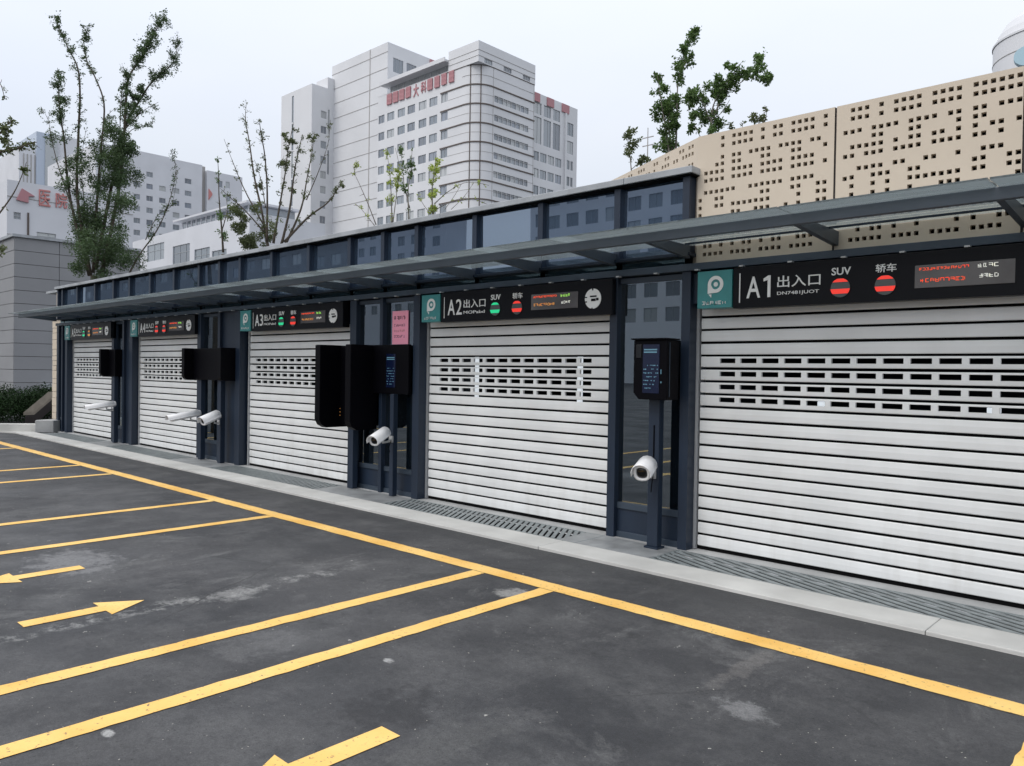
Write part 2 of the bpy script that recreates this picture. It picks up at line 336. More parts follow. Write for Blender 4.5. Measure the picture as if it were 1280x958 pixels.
def pmesh(name, mb, mats, smooth=False):
    me = bpy.data.meshes.new(name); me.from_pydata(mb.v, [], mb.f)
    for mm in (mats if isinstance(mats, (list, tuple)) else [mats]): me.materials.append(M[mm])
    me.polygons.foreach_set('material_index', mb.mi)
    if smooth: me.polygons.foreach_set('use_smooth', [True]*len(mb.f))
    me.update(); return me
_tc = {}
def text(body, x0, x1, z0, z1, y, mt, parent, name='lettering', O=None, U=None, N=None, ext=.004, bold=0):
    """flat cut lettering fitted to a rectangle"""
    c = bpy.data.curves.new('t', 'FONT'); c.body = body; c.size = 1; c.extrude = .5; c.offset = bold
    c.resolution_u = 3
    o = bpy.data.objects.new('t', c); COL.objects.link(o)
    dg = bpy.context.evaluated_depsgraph_get(); me = bpy.data.meshes.new_from_object(o.evaluated_get(dg))
    bpy.data.objects.remove(o); bpy.data.curves.remove(c)
    v = np.empty(len(me.vertices)*3); me.vertices.foreach_get('co', v); v = v.reshape(-1, 3)
    lo, hi = v.min(0), v.max(0)
    u = (v[:,0]-lo[0])/(hi[0]-lo[0])*(x1-x0)+x0; z = (v[:,1]-lo[1])/(hi[1]-lo[1])*(z1-z0)+z0; d = v[:,2]*ext*2
    org = root_of(parent).location
    if O is None:
        P = np.stack([u-org.x, y-d-org.y, z-org.z], 1)
    else:
        P = np.array([list(O+U*a+N*b+Vector((0,0,cz))-org) for a, b, cz in zip(u, d, z)])
    me.vertices.foreach_set('co', P.ravel()); me.update()
    me.materials.clear(); me.materials.append(M[mt]); me.name = name
    ob = bpy.data.objects.new(name, me); COL.objects.link(ob); ob.parent = parent; return ob
X_, Y_ = Vector((1,0,0)), Vector((0,1,0))

# ------------------------------------------------------------------ ground
g = MB(); n_ = 1
for q in ((-700,300,-500,5.64),(-700,300,6.14,700),(-700,-20.7,5.64,6.14),(1.6,300,5.64,6.14)): g.quad((q[0],q[2],0),(q[1],q[2],0),(q[1],q[3],0),(q[0],q[3],0))
ground = struct(g.build('asphalt_ground', 'asphalt'))
def strip(x0, x1, y0, y1, z=.004):
    return MB().box(x0, x1, y0, y1, .0005, z)
def wobble_strip(a, b, wd, axis, seed):
    """painted stripe with slightly uneven edges"""
    rnd = random.Random(seed); mb = MB(); L = abs(b-a); n = max(2, int(L/.08)); top = []; bot = []
    for i in range(n+1):
        t = a+(b-a)*i/n; j = rnd.uniform(-.005, .005); k = rnd.uniform(-.005, .005)
        lo, hi = wd[0]+j, wd[1]+k
        if axis == 'x': bot.append((t, lo, .004)); top.append((t, hi, .004))
        else: bot.append((lo, t, .004)); top.append((hi, t, .004))
    for i in range(n):
        if axis == 'x': mb.quad(bot[i], bot[i+1], top[i+1], top[i])
        else: mb.quad(bot[i+1], bot[i], top[i], top[i+1])
    return mb
wobble_strip(-26, 1.5, (4.36, 4.52), 'x', 1).build('marking_line', 'paint', ground)
for i, (x, y1) in enumerate(((-3.69, 4.355), (-4.40, 4.355), (-7.61, 4.355), (-8.96, 4.355), (-12.14, 4.355), (-13.49, 4.355), (-17.0, 4.355), (-18.3, 4.355))):
    wobble_strip(-3.5 if i < 2 else -3.0, y1, (x-.062, x+.062), 'y', 10+i).build('marking_line', 'paint', ground)
wobble_strip(-2.0, 4.355, (-.66, -.54), 'y', 31).build('marking_line', 'paint', ground)
def arrow(x, ytail, yhead, ytip, sgn, w1=.055, w2=.16):
    mb = MB(); z = .004
    mb.quad((x-w1,ytail,z),(x+w1,ytail,z),(x+w1,yhead,z),(x-w1,yhead,z))
    mb.add([(x-w2,yhead,z),(x+w2,yhead,z),(x,ytip,z)], [(0,1,2)])
    if sgn < 0: mb.f = [f[::-1] for f in mb.f]
    return mb.build('marking_arrow', 'paint', ground)
arrow(-5.43, 1.43, 1.90, 2.17, 1, .065, .17)
arrow(-6.66, 2.18, 1.72, 1.44, -1, .065, .17)
arrow(-2.71, 2.15, 1.68, 1.40, -1, .065, .17)

# apron in front of the doors: kerb strip, drains, threshold
kb = MB(); x = -20.6; rnd = random.Random(3)
kerb = struct(MB().box(-20.7, 1.6, 5.32, 5.325, .0, .006).build('pavement_apron', 'concrete'))
while x < 1.6:
    x2 = min(x+3.2, 1.6)
    MB().box(x+.002, x2-.002, 5.30+rnd.uniform(-.003,.003), 5.655, -.02, .028+rnd.uniform(-.0015,.0015)).build('kerb_slab', 'concrete', kerb, bevel=.006)
    x = x2
MB().box(-20.7, 1.6, 6.125, 6.42, -.02, .024).build('threshold', 'threshold', kerb)
MB().box(-20.7, 1.6, 5.655, 6.125, -.09, -.03).build('drain_bed', 'black', kerb)
# curved end of the kerb strip where it swings out to the planter wall
MB().prism([(-20.6,5.30),(-20.6,5.655),(-21.4,5.36),(-22.6,4.75),(-24.5,4.0),(-24.5,3.72),(-22.5,4.42),(-21.3,5.02)][::-1], 'z', -.02, .026).build('kerb_return', 'concrete', kerb)
MB().prism([(-20.6,5.66),(-20.6,6.4),(-21.0,6.4),(-22.0,4.95),(-21.4,5.37)], 'z', -.02, .02).build('apron_end', 'threshold', kerb)

DX = [-3.55, -7.26, -11.65, -16.03, -19.85]          # left edge of every shutter, A1 to A5
DW = 2.75
ordn = ['', 'second', 'third', 'fourth', 'fifth']
def clip_bar(x0, dx, hw, a, b):
    """slanting bar from (x0,5.674) to (x0+dx,6.106) cut off at the frame ends a, b"""
    P = [(x0-hw, 5.674), (x0+hw, 5.674), (x0+dx+hw, 6.106), (x0+dx-hw, 6.106)]
    for lim, sg in ((a, 1), (b, -1)):
        Q = []
        for k in range(len(P)):
            p, q = P[k-1], P[k]; ip, iq = sg*(p[0]-lim) >= 0, sg*(q[0]-lim) >= 0
            if ip != iq:
                t_ = (lim-p[0])/(q[0]-p[0]); Q.append((lim, p[1]+(q[1]-p[1])*t_))
            if iq: Q.append(q)
        P = Q
        if len(P) < 3: return None
    return P
grate_lab = ['slatted steel drain grate with long slanting bars in front of nearest shutter A1', 'slatted drain grate with short diagonal bars in front of shutter A2',
  'slatted drain grate in the apron in front of shutter A3', 'slatted drain grate in front of the fourth shutter from the right', 'slatted drain grate before the farthest shutter at left end']
for i, x0 in enumerate(DX):
    a, b = x0-.1, x0+DW+.05
    t = thing('drain_grate', grate_lab[i], 'drain grate', (a, 5.9, 0), 'drain grates along the shutters')
    for q in ((a, b, 5.657, 5.672), (a, b, 6.108, 6.123), (a, a+.015, 5.673, 6.107), (b-.015, b, 5.673, 6.107)): MB().box(*q, .004, .028).build('grate_frame', 'grate', t)
    dx, hw, pit = (-1.05, .056, .190) if i == 0 else (-.26, .0235, .074)
    x = a+.02; bm_full = None
    while x < b+abs(dx):
        P = clip_bar(x, dx, hw, a+.016, b-.016)
        if P and abs(P[0][0]-P[1][0])+abs(P[0][1]-P[1][1]) > 1e-4:
            full = x-hw+dx > a+.016 and x+hw < b-.016
            if full and bm_full is None:
                bm_full = pmesh('bar', MB().prism([(q[0]-x, q[1]) for q in clip_bar(x, dx, hw, -99, 99)], 'z', .020, .026), 'grate')
            if full: inst('bar', bm_full, (x, 0, 0), t)
            else: MB().prism(P, 'z', .020, .026).build('bar', 'grate', t)
        x += pit
pier_sp = [(-4.47,-3.59),(-8.74,-7.31),(-13.25,-11.74),(-17.17,-16.09)]
plates = [(-4.47+.75-.95, -3.70), (-8.80, -7.42), (-13.2, -11.8), (-17.1, -16.2)]
for k, (a, b) in enumerate([( -4.68, -3.66), (-8.84, -7.37), (-13.23, -11.76), (-17.22, -16.14)]):
    tag(MB().box(a, b, 5.66, 6.12, .004, .027).build('cover_plate', 'plate', bevel=.003),
        ['pale flat cover plate between the drains of A1 and A2', 'dark flat cover plate below the pier with pink notice', 'flat cover plate below the pier right of the fourth shutter', 'flat cover plate below the farthest black terminal'][k], 'cover plate', 'cover plates between the drain grates')

# ------------------------------------------------------------------ garage building
G = thing('garage_building', 'low dark steel and glass parking garage with a row of roller shutters', 'garage building', (-12, 6.2, 0))
XL, XR = -20.62, -3.60
# room behind the shutters
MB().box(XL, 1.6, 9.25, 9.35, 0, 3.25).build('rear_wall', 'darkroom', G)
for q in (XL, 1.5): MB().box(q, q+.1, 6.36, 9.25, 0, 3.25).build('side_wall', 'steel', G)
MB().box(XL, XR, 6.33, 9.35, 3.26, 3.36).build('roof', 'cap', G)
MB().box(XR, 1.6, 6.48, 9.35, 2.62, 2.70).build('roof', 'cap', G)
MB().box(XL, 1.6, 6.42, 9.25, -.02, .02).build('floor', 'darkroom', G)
pr0 = random.Random(99)
for i, x0 in enumerate(DX):
    a, b = x0-.04, x0+DW+.02
    door = MB().box(a+.02, b-.02, 6.315, 6.325, .05, 1.300).build('shutter_door', 'black', G)  # black sheet added behind the slats paints the shade in their gaps
    MB().box(a+.02, b-.02, 6.315, 6.325, 1.765, 2.25).build('gap_shade_sheet', 'black', door)
    for q in (a, b-.025): MB().box(q, q+.025, 6.27, 6.33, .03, 2.2).build('guide_rail', 'guide', door)
    MB().box(a+.02, b-.02, 6.306, 6.315, .026, .068).build('bottom_seal', 'black', door)
    if i == 0:
        mb = MB(); W = DW-.02
        prof = [(6.312,.0),(6.292,.0),(6.288,.006),(6.2855,.05),(6.288,.088),(6.292,.0935),(6.312,.0935)]
        mb.prism([(p[0]-6.3, p[1]) for p in prof], 'x', 0, W); slat = pmesh('slat', mb, 'slat')
        mb = MB()   # slat with vision slots
        mb.prism([(p[0]-6.3, min(p[1], .036)) for p in prof[:4]]+[(-.012,.036)][:0]+[(-.0145,.036),(.012,.036)], 'x', 0, W)
        mb.prism([(.012,.078),(-.013,.078),(-.012,.088),(-.008,.0935),(.012,.0935)], 'x', 0, W)
        u = 0.0; s0 = .185; holes = [(s0+.195*k, s0+.195*k+.148) for k in range(12)]
        edges = [0]+[e for h in holes for e in h]+[W]
        for k in range(0, len(edges), 2):
            mb.box(edges[k], edges[k+1], -.013, .012, .036, .078)
        pslat = pmesh('slat', mb, 'slat')
    for k in range(19):
        ms = pslat if 11 <= k <= 14 else slat
        o = inst('slat', ms, (x0-.0, 6.3, .062+.1147*k), door)
        o.location.z += pr0.uniform(-.0012, .0012); o.location.y += pr0.uniform(-.0015, .0015); o.rotation_euler = (R(pr0.uniform(-1.2, 1.2)), 0, 0)
    MB().box(a, b, 6.20, 6.34, 2.235, 2.50).build('header_box', 'steel', G)
M['tube'] = mat('interior_light_tube', (.8, .85, .9), .5, emit=(.85, .93, 1, .75))
for xx, z0_, z1_, ww in ((-7.18, 1.2, 1.9, .035), (-5.50, 1.2, 1.9, .05), (-2.74, 1.335, 1.376, .07), (-1.40, 1.335, 1.376, .09)): MB().box(xx-ww/2, xx+ww/2, 7.0, 7.04, z0_, z1_).build('interior_lamp', 'tube', G)
# posts, mullions, rails
def post(x0, x1, y0=6.15, y1=6.33, z1=2.52, z0=.02, m_='steel'):
    return MB().box(x0, x1, y0, y1, z0, z1).build('post', m_, G, bevel=.004)
posts = [(-4.47,-4.38),(-3.68,-3.59),(-8.74,-8.60),(-8.09,-8.03),(-7.42,-7.30),(-13.25,-13.12),(-12.50,-12.42),(-11.90,-11.74),(-17.17,-17.05),(-16.60,-16.52),(-16.24,-16.09),(-20.62,-20.48),(-20.28,-20.22),(-20.02,-19.89)]
for a, b in posts: post(a, b)
post(-.83, -.74); post(-.05, .04); post(1.48, 1.6)
# pier glazing with the dim lobby behind it
for (a, b) in [(-4.38,-3.68),(-8.60,-8.09),(-8.03,-7.42),(-13.12,-12.50),(-17.05,-16.60),(-20.48,-20.28),(-.74,-.05)]:
    MB().box(a, b, 6.22, 6.232, .36, 2.46).build('glass_pane', 'paneclr', G)
    for z0_, z1_ in ((.02, .08), (.30, .36), (2.46, 2.51)): MB().box(a, b, 6.195, 6.25, z0_, z1_).build('rail', 'steel_light', G, bevel=.003)
    MB().box(a, b, 6.212, 6.232, .08, .30).build('kick_panel', 'steel', G)
for (a, b) in [(-12.42,-11.90),(-16.52,-16.24),(-20.22,-20.02)]:
    MB().box(a, b, 6.20, 6.24, .02, 2.52).build('pier_panel', 'steel', G)
for (a, b) in pier_sp:
    xm = (a+b)/2
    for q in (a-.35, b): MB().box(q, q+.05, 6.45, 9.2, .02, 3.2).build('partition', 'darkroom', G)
MB().box(-4.46, -4.27, 6.40, 6.50, .02, 2.6).build('column', 'palecol', G)
MB().box(-4.55, -4.42, 7.9, 8.1, .02, 2.6).build('column', 'palecol', G)
MB().box(-8.62, -8.48, 6.42, 6.5, .02, 2.6).build('column', 'palecol', G)
# beams
MB().box(XL-.03, 1.6, 6.13, 6.30, 2.522, 2.585).build('lintel_beam', 'steel_light', G, bevel=.004)
MB().box(XL-.03, XR, 6.13, 6.30, 2.66, 2.69).build('transom', 'steel', G, bevel=.003)
MB().box(XL-.03, XR+.02, 6.12, 6.42, 3.375, 3.385).build('flashing', 'black', G)
cxs = [-20.62,-20.3,-19.30,-18.2,-17.15,-16.3,-15.3,-14.25,-13.25,-12.5,-11.8,-10.82,-9.8,-8.8,-8.07,-7.40,-6.38,-5.39,-4.41,-3.66]
x = XL-.03; caps = [XL-.05, -17.3, -13.3, -9.8, -6.9, -4.3, XR+.03]
for a, b in zip(caps, caps[1:]):
    MB().box(a+.002, b-.002, 6.10, 6.44, 3.387, 3.447).build('parapet_cap', 'cap', G, bevel=.005)
pr = random.Random(77)
for a, b in zip(cxs, cxs[1:]):
    xm_, zm_ = (a+b)/2, 3.03; o = pmesh('glass_pane', MB().box(a+.036-xm_, b-.036-xm_, -.005, .005, 2.692-zm_, 3.370-zm_), 'fascia')
    o = inst('glass_pane', o, (xm_, 6.225, zm_), G); o.rotation_euler = (R(pr.uniform(-.5, .5)), 0, R(pr.uniform(-1.0, 1.0)))
    MB().box(a+.035, b-.035, 6.215, 6.225, 2.587, 2.658).build('glass_pane', 'fascia2', G)
for a in cxs:
    MB().box(a-.035, a+.035, 6.16, 6.30, 2.69, 3.373).build('mullion', 'steel', G, bevel=.003)
MB().box(XL, XR, 6.29, 6.31, 2.58, 3.37).build('back_pan', 'black', G)
MB().box(XR-.02, XR+.0, 6.31, 6.44, 2.72, 3.37).build('end_cheek', 'steel', G)
# canopy
YB = 5.38
MB().box(-20.75, 1.6, YB, YB+.05, 2.672, 2.750).build('canopy_beam', 'canopy_steel', G, bevel=.004)
bx = [-20.7,-19.3,-18.2,-17.15,-16.3,-15.3,-14.25,-13.25,-12.5,-11.8,-10.82,-9.8,-8.8,-8.07,-7.4,-6.38,-5.39,-4.43,-3.63,-2.36,-1.09,.18,1.4]
for x in bx:
    yw = 6.16 if x < -3.5 else 6.27
    MB().prism([(YB+.05,2.692),(YB+.35,2.672),(yw,2.634),(yw,2.748),(YB+.05,2.748)], 'x', x-.022, x+.022).build('canopy_bracket', 'canopy_steel', G)
for a, b in zip(bx, bx[1:]):
    MB().box(a+.006, b-.006, 5.185, 6.11 if b < -3.5 else 6.24, 2.758, 2.770).build('canopy_glass', 'canglass', G)
MB().box(-20.78, -20.70, 5.185, 6.12, 2.755, 2.772).build('canopy_edge', 'canopy_steel', G)
MB().box(-3.6, 1.6, 6.05, 6.065, 2.740, 2.756).build('canopy_rod', 'steel', G)
for x in np.arange(-20.3, 1.2, .42):      # small downlight clips under the lintel
    MB().box(x-.018, x+.018, 6.085, 6.128, 2.512, 2.524).build('sign_clip', 'guide', G)

# ------------------------------------------------------------------ perforated beige wall
rows = {2.672:'.####.####.####.####.....#####.####.####.####..', 2.745:'.##.#.#.##.#.##..###......#.##.#..#....#.#..##.',
 2.815:'.#..#.##.#..##...##......#..#..#.##..##..#.#...', 2.885:'.##...####..#.##..##.....####.##..####..#..##..', 2.955:'#..##.###..###.#..##...#..#..#.##..###.##......',
 3.022:'#.....##..###..#.#..##...#..#.#..#...###......#', 3.090:'#..##.#######....#..##...#..#.#..#######.##..##', 3.156:'#..##......##...##..##..##..###..##......##..##',
 3.221:'.######..######.####......####.##..##..#..###..', 3.326:'.####.####.####.####.#..##.###.####.####.##.#..', 3.391:'.####.####.####.####.....#####.#.##.##.#.#.##.#',
 3.455:'...##.##...##...##...#......##...##....#.##....', 3.514:'....#.##.####.####.##...###.####.####.##.##.###', 3.613:'....#.####.#.##.####.#...###.#.####.####.######', 3.679:'....#.####.#.##.####.#...###.#.####.####.######'}
PT, OFF = .0528, .0212
PW = thing('perforated_wall', 'beige wall of large panels pierced by small square holes above sign A1', 'perforated wall', (-2.4, 6.3, 2.6))
def rectsL(c0, c1, shift=0):
    rs = []; rr = random.Random(c0+5)
    for z, s_ in rows.items():
        for c in range(c0, c1):
            if s_[c] == '#':
                u = (c-68)*PT+OFF+shift; j = rr.uniform(-.002, .002); rs.append((u-.0165, u+.0165, z-.0165+j, z+.0165+j))
    return rs
def panel(u0, u1, rects, O=Vector((0,6.25,0)), U=X_, N=-Y_, z0=2.60, z1=3.732):
    mb = MB(); mb.pierced(O, U, N, u0, u1, z0, z1, rects, .045, 0, 1)
    mb.obox(O, U, N, u0, u1, -.045, -.001, z1, z1+.003, 0)
    mb.build('wall_panel', ['beige', 'beige'], PW)
panel(-3.598, -2.388, rectsL(0, 23)); panel(-2.372, -1.118, rectsL(23, 47))
panel(-1.102, .150, rectsL(0, 23, 2.50)); panel(.166, 1.60, rectsL(23, 47, 2.54))
for q in (-2.388, -1.118, .15): MB().box(q, q+.016, 6.262, 6.29, 2.6, 3.73).build('joint_strip', 'joint', PW)
MB().box(-3.58, 1.60, 6.36, 6.40, 2.605, 3.70).build('hole_shade_sheet', 'void', PW)  # near-black sheet paints the shade seen through the holes
MB().box(-3.598, 1.60, 6.296, 6.42, 3.71, 3.738).build('wall_cap', 'beige', PW)
# the part that turns away behind the glass band
Oa = Vector((-3.60, 6.262, 0)); Ua = Vector((-.889, .459, 0)); Na = Vector((-.459, -.889, 0))
ra = []; rr = random.Random(11)
for z in list(rows):
    u = .10
    while u < 6.6:
        run = rr.choice((1,2,2,3,4)); 
        for k in range(run):
            if u < 6.6: ra.append((u-.0165, u+.0165, z-.0165, z+.0165)); u += PT
        u += PT*rr.choice((1,1,2,3))
for k in range(3):
    a, b = 0.0+k*2.25+.008*(k > 0), 2.25*(k+1)-.008
    mb = MB(); mb.pierced(Oa, Ua, Na, a, b, 2.3, 3.732, [r for r in ra if a+.02 < r[0] and r[1] < b-.02], .045, 0, 0)
    mb.obox(Oa, Ua, Na, a, b, -.10, -.001, 3.72, 3.735, 0); mb.build('wall_panel', 'beige', PW)
MB().obox(Oa, Ua, Na, 0.05, 6.75, -.14, -.10, 2.3, 3.70).build('hole_shade_sheet', 'void', PW)  # same painted hole shade behind the angled panels

# beige tiled end wall at the far left of the garage
EW = thing('tiled_end_wall', 'narrow beige tiled wall end left of the farthest shutter', 'wall', (-21.3, 6.35, 0))
MB().box(-21.55, -20.78, 6.38, 6.6, .0, 2.70).build('core', 'void', EW)
z = .06; rr = random.Random(4)
while z < 2.66:
    h = rr.choice((.16, .20, .12, .24)); xs = [-21.56, -21.56+.42+rr.uniform(-.12, .12), -20.78]
    for a, b in zip(xs, xs[1:]):
        MB().box(a+.004, b-.004, 6.33+rr.uniform(0, .012), 6.40, z+.004, min(z+h, 2.7)-.004).build('tile', 'beige', EW, bevel=.003)
    z += h
MB().box(-21.6, -20.75, 6.30, 6.62, 2.705, 2.76).build('coping', 'cap', EW)
MB().box(-21.35, -20.72, 6.36, 6.5, 2.765, 3.38).build('upper_wall', 'beige', EW)
MB().box(-22.1, -20.69, 6.34, 6.6, 3.385, 3.44).build('roof_slab', 'cap', EW)

# ------------------------------------------------------------------ signs
def disc(cx, cz, r, y0, y1, n=28, sx_=1):
    return [(cx+sx_*r*math.cos(2*math.pi*k/n), cz+r*math.sin(2*math.pi*k/n)) for k in range(n)]
def scribble(x0, x1, z0, z1, n, y, mt, parent, name, seed, e=.003):
    """rows of tiny stroke glyphs, unreadable as on the photo"""
    rr = random.Random(seed); mb = MB(); wd = (x1-x0)/n; hh = z1-z0
    for k in range(n):
        a = x0+k*wd; b = a+wd*.78; t = min(wd, hh)*.16
        for _ in range(2): zz = rr.choice((z0, z0+hh*.42, z1-t)); mb.box(a, b-rr.uniform(0,.3)*wd, y-e, y, zz, zz+t)
        for _ in range(2): xx = rr.choice((a, a+(b-a)*.45, b-t)); mb.box(xx, xx+t, y-e*1.2, y, z0+rr.uniform(0,.3)*hh, z1-rr.uniform(0,.25)*hh)
    o = mb.build(name, mt, parent); o['kind'] = 'stuff'; return o
sign_lab = ['wide black entrance sign A1 with red SUV lamp, nearest to the camera', 'black entrance sign A2 with one green and one red lamp above second shutter',
  'black entrance sign A3 with teal logo over the third shutter', 'small black entrance sign over fourth shutter with two red lamps', 'farthest and smallest black entrance sign at the left end of the row']
nums = ['A1', 'A2', 'A3', 'A4', 'A5']
lamps = [('red','red'), ('green','red'), ('green','red'), ('red','red'), ('green','ledor')]
SX = [-3.48, -7.18, -11.60, -16.00, -19.83]
for i, s0 in enumerate(SX):
    YF = 6.09
    t = thing('entrance_sign', sign_lab[i], 'sign', (s0, YF+.05, 2.18), 'entrance signs over the shutters')
    wd = 2.78 if i else 2.66
    MB().box(s0+.33, s0+wd, YF, 6.20, 2.165, 2.508).build('sign_board', 'signblk', t, bevel=.003)
    MB().box(s0, s0+.325, YF-.012, 6.198, 2.175, 2.495).build('logo_panel', 'teal', t, bevel=.003)
    y = YF-.013
    cx, cz = s0+.175, 2.377; n = 30
    ring = MB()
    for k in range(n):
        a0, a1 = 2*math.pi*k/n, 2*math.pi*(k+1)/n
        for (ri, ro) in ((.043, .073),):
            p = [(cx+r*math.cos(a), cz+r*math.sin(a)) for r, a in ((ri,a0),(ro,a0),(ro,a1),(ri,a1))]
            ring.prism(p, 'y', y, y-.004)
    ring.prism(disc(cx+.002, cz, .020, 0, 0, 16), 'y', y, y-.004)
    ring.prism([(cx-.073,cz+.0),(cx-.045,cz-.0),(cx-.02,cz-.045),(cx+.0,cz-.072),(cx-.073,cz-.078)], 'y', y, y-.0045)
    ring.prism([(cx-.066,cz-.084),(cx-.036,cz-.084),(cx-.040,cz-.112),(cx-.050,cz-.100)], 'y', y, y-.004)
    ring.build('logo', 'white', t)
    scribble(s0+.05, s0+.28, 2.205, 2.235, 6, y, 'white', t, 'lettering', 20+i)
    y = YF-.001
    MB().box(s0+.388, s0+.397, y-.003, y, 2.21, 2.455).build('divider', 'white', t)
    text(nums[i][0], s0+.455, s0+.575, 2.243, 2.420, y, 'white', t, bold=.008)
    if i == 0: MB().prism([(s0+.640,2.243),(s0+.664,2.243),(s0+.664,2.420),(s0+.645,2.420),(s0+.604,2.396),(s0+.604,2.374),(s0+.640,2.384)], 'y', y, y-.008).build('lettering', 'white', t)
    else: text(nums[i][1], s0+.595, s0+.69, 2.243, 2.420, y, 'white', t, bold=.002)
    text('出入口', s0+.72, s0+1.07, 2.315, 2.410, y, 'white', t, bold=.004)
    text('DN7481JUOT' if i == 0 else 'MOPabd', s0+.72, s0+1.06, 2.248, 2.282, y, 'white', t, bold=.002)
    text('SUV', s0+1.155, s0+1.30, 2.382, 2.440, y, 'white', t, bold=.015)
    text('轿车', s0+1.48, s0+1.625, 2.378, 2.442, y, 'white', t, bold=.01)
    for k, (lx, lc) in enumerate(((1.225, lamps[i][0]), (1.55, lamps[i][1]))):
        l = MB().prism(disc(s0+lx, 2.283, .073, 0, 0, 24), 'y', y, y-.008).build('indicator_lamp', 'lampgrey', t)
        def band(z0, z1):
            w0 = math.sqrt(max(.073**2-(z0-2.283)**2, 0)); w1 = math.sqrt(max(.073**2-(z1-2.283)**2, 0)); zm = (z0+z1)/2; wm = math.sqrt(max(.073**2-(zm-2.283)**2, 0))
            return [(s0+lx-w0,z0),(s0+lx+w0,z0),(s0+lx+wm,zm),(s0+lx+w1,z1),(s0+lx-w1,z1),(s0+lx-wm,zm)]
        MB().prism(band(2.327, 2.352), 'y', y-.008, y-.011).prism(band(2.238, 2.274), 'y', y-.008, y-.011).build('lamp_band', lc, l)
    dsp = MB().box(s0+1.75, s0+2.37, y-.006, y, 2.245, 2.408).build('led_display', 'display', t, bevel=.002)
    scribble(s0+1.78, s0+2.10, 2.370, 2.390, 14, y-.006, 'ledred', dsp, 'led_text', 40+i, .002)
    scribble(s0+1.79, s0+2.08, 2.285, 2.312, 9, y-.006, 'ledor' if i else 'ledred', dsp, 'led_text', 50+i, .002)
    scribble(s0+2.15, s0+2.28, 2.365, 2.392, 4, y-.006, 'ledwh' if i == 0 else 'ledgr', dsp, 'led_text', 60+i, .002)
    scribble(s0+2.16, s0+2.28, 2.295, 2.322, 4, y-.006, 'ledwh', dsp, 'led_text', 70+i, .002)
    if i:
        dd = MB().prism(disc(s0+2.555, 2.325, .098, 0, 0, 32), 'y', y, y-.006).build('vehicle_disc', 'white', t)
        yy = y-.006
        MB().box(s0+2.52, s0+2.60, yy-.002, yy, 2.340, 2.355).box(s0+2.535, s0+2.59, yy-.002, yy, 2.300, 2.325).box(s0+2.595, s0+2.625, yy-.002, yy, 2.305, 2.33).box(s0+2.457, s0+2.485, yy-.002, yy, 2.335, 2.345).box(s0+2.457, s0+2.485, yy-.002, yy, 2.29, 2.302).box(s0+2.545, s0+2.56, yy-.002, yy, 2.405, 2.423).box(s0+2.54, s0+2.556, yy-.002, yy, 2.227, 2.236).build('pictogram', 'signblk', dd)

# pink notice
PN = thing('pink_notice', 'pink paper notice with dark print on pier between shutters A3 and A2', 'notice', (-7.74, 6.2, 1.92))
MB().box(-7.90, -7.585, 6.205, 6.211, 1.925, 2.345).build('sheet', 'pink', PN)
scribble(-7.86, -7.63, 2.23, 2.28, 4, 6.205, 'ink', PN, 'print', 81, .001)
for r_ in range(3): scribble(-7.86, -7.64, 2.15-.07*r_, 2.18-.07*r_, 6, 6.205, 'ink' if r_ != 1 else 'redsign', PN, 'print', 82+r_, .001)

# ------------------------------------------------------------------ terminals
def chamfer_yz(y0, y1, z0, z1, c=.06):
    return [(y0,z0+c),(y0+c*.35,z0+c*.35),(y0+c,z0),(y1,z0),(y1,z1),(y0+.01,z1),(y0,z1-.01)]
def screen_on(x0, x1, z0, z1, y, par, seed):
    s_ = MB().box(x0, x1, y-.004, y, z0, z1).build('screen', 'scr', par)
    rr = random.Random(seed); mb = MB(); h = z1-z0; w_ = x1-x0
    zz = z1-.04
    for ln in range(2):
        mb.box(x0+.012, x1-.01-rr.uniform(0,.02), y-.006, y-.004, zz-.012, zz); zz -= .022
    zz = z0+h*.58
    for r_ in range(7):
        xx = x0+.01
        while xx < x1-.02:
            ww = rr.uniform(.006, .016)
            if rr.random() < .6: mb.box(xx, xx+ww, y-.006, y-.004, zz-.010*rr.uniform(.5,1), zz)
            xx += ww+.005
        zz -= h*.078
    mb.build('screen_text', 'scrtxt', s_)['kind'] = 'stuff'; return s_
T = thing('access_terminal', 'black wall terminal with lit blue screen between shutters A2 and A1', 'access terminal', (-3.8, 6.0, 0), 'access terminals on the piers')
b_ = MB(); b_.prism([(-3.985,1.90),(-3.985,1.43),(-3.93,1.372),(-3.64,1.372),(-3.64,1.90)][::-1], 'y', 5.86, 6.06)
body = b_.build('housing', 'blk', T, bevel=.006)
MB().box(-4.0, -3.63, 5.835, 6.06, 1.902, 1.915).build('hood', 'blk', T, bevel=.003)
screen_on(-3.885, -3.715, 1.43, 1.86, 5.86, T, 5)
MB().box(-3.700, -3.693, 5.856, 5.86, 1.60, 1.64).build('button', 'scrtxt', T); MB().box(-3.700, -3.69, 5.856, 5.86, 1.52, 1.535).build('button', 'scrtxt', T)
MB().box(-3.955, -3.90, 5.853, 5.86, 1.74, 1.86).build('camera_window', 'lens', T, bevel=.003)
MB().box(-3.6405, -3.634, 5.90, 5.905, 1.40, 1.88).build('seam', 'steel_light', T)
MB().box(-3.90, -3.79, 5.99, 6.07, .045, 1.372).build('pedestal', 'steel', T, bevel=.005); MB().box(-3.915, -3.775, 5.97, 6.09, .028, .045).build('base_plate', 'steel', T)
MB().box(-3.845, -3.832, 5.984, 5.99, .85, 1.14).build('handle', 'blk', T, bevel=.002)
T = thing('access_terminal', 'largest black terminal with two deep side hoods left of the pink notice', 'access terminal', (-8.2, 6.0, 0), 'access terminals on the piers')
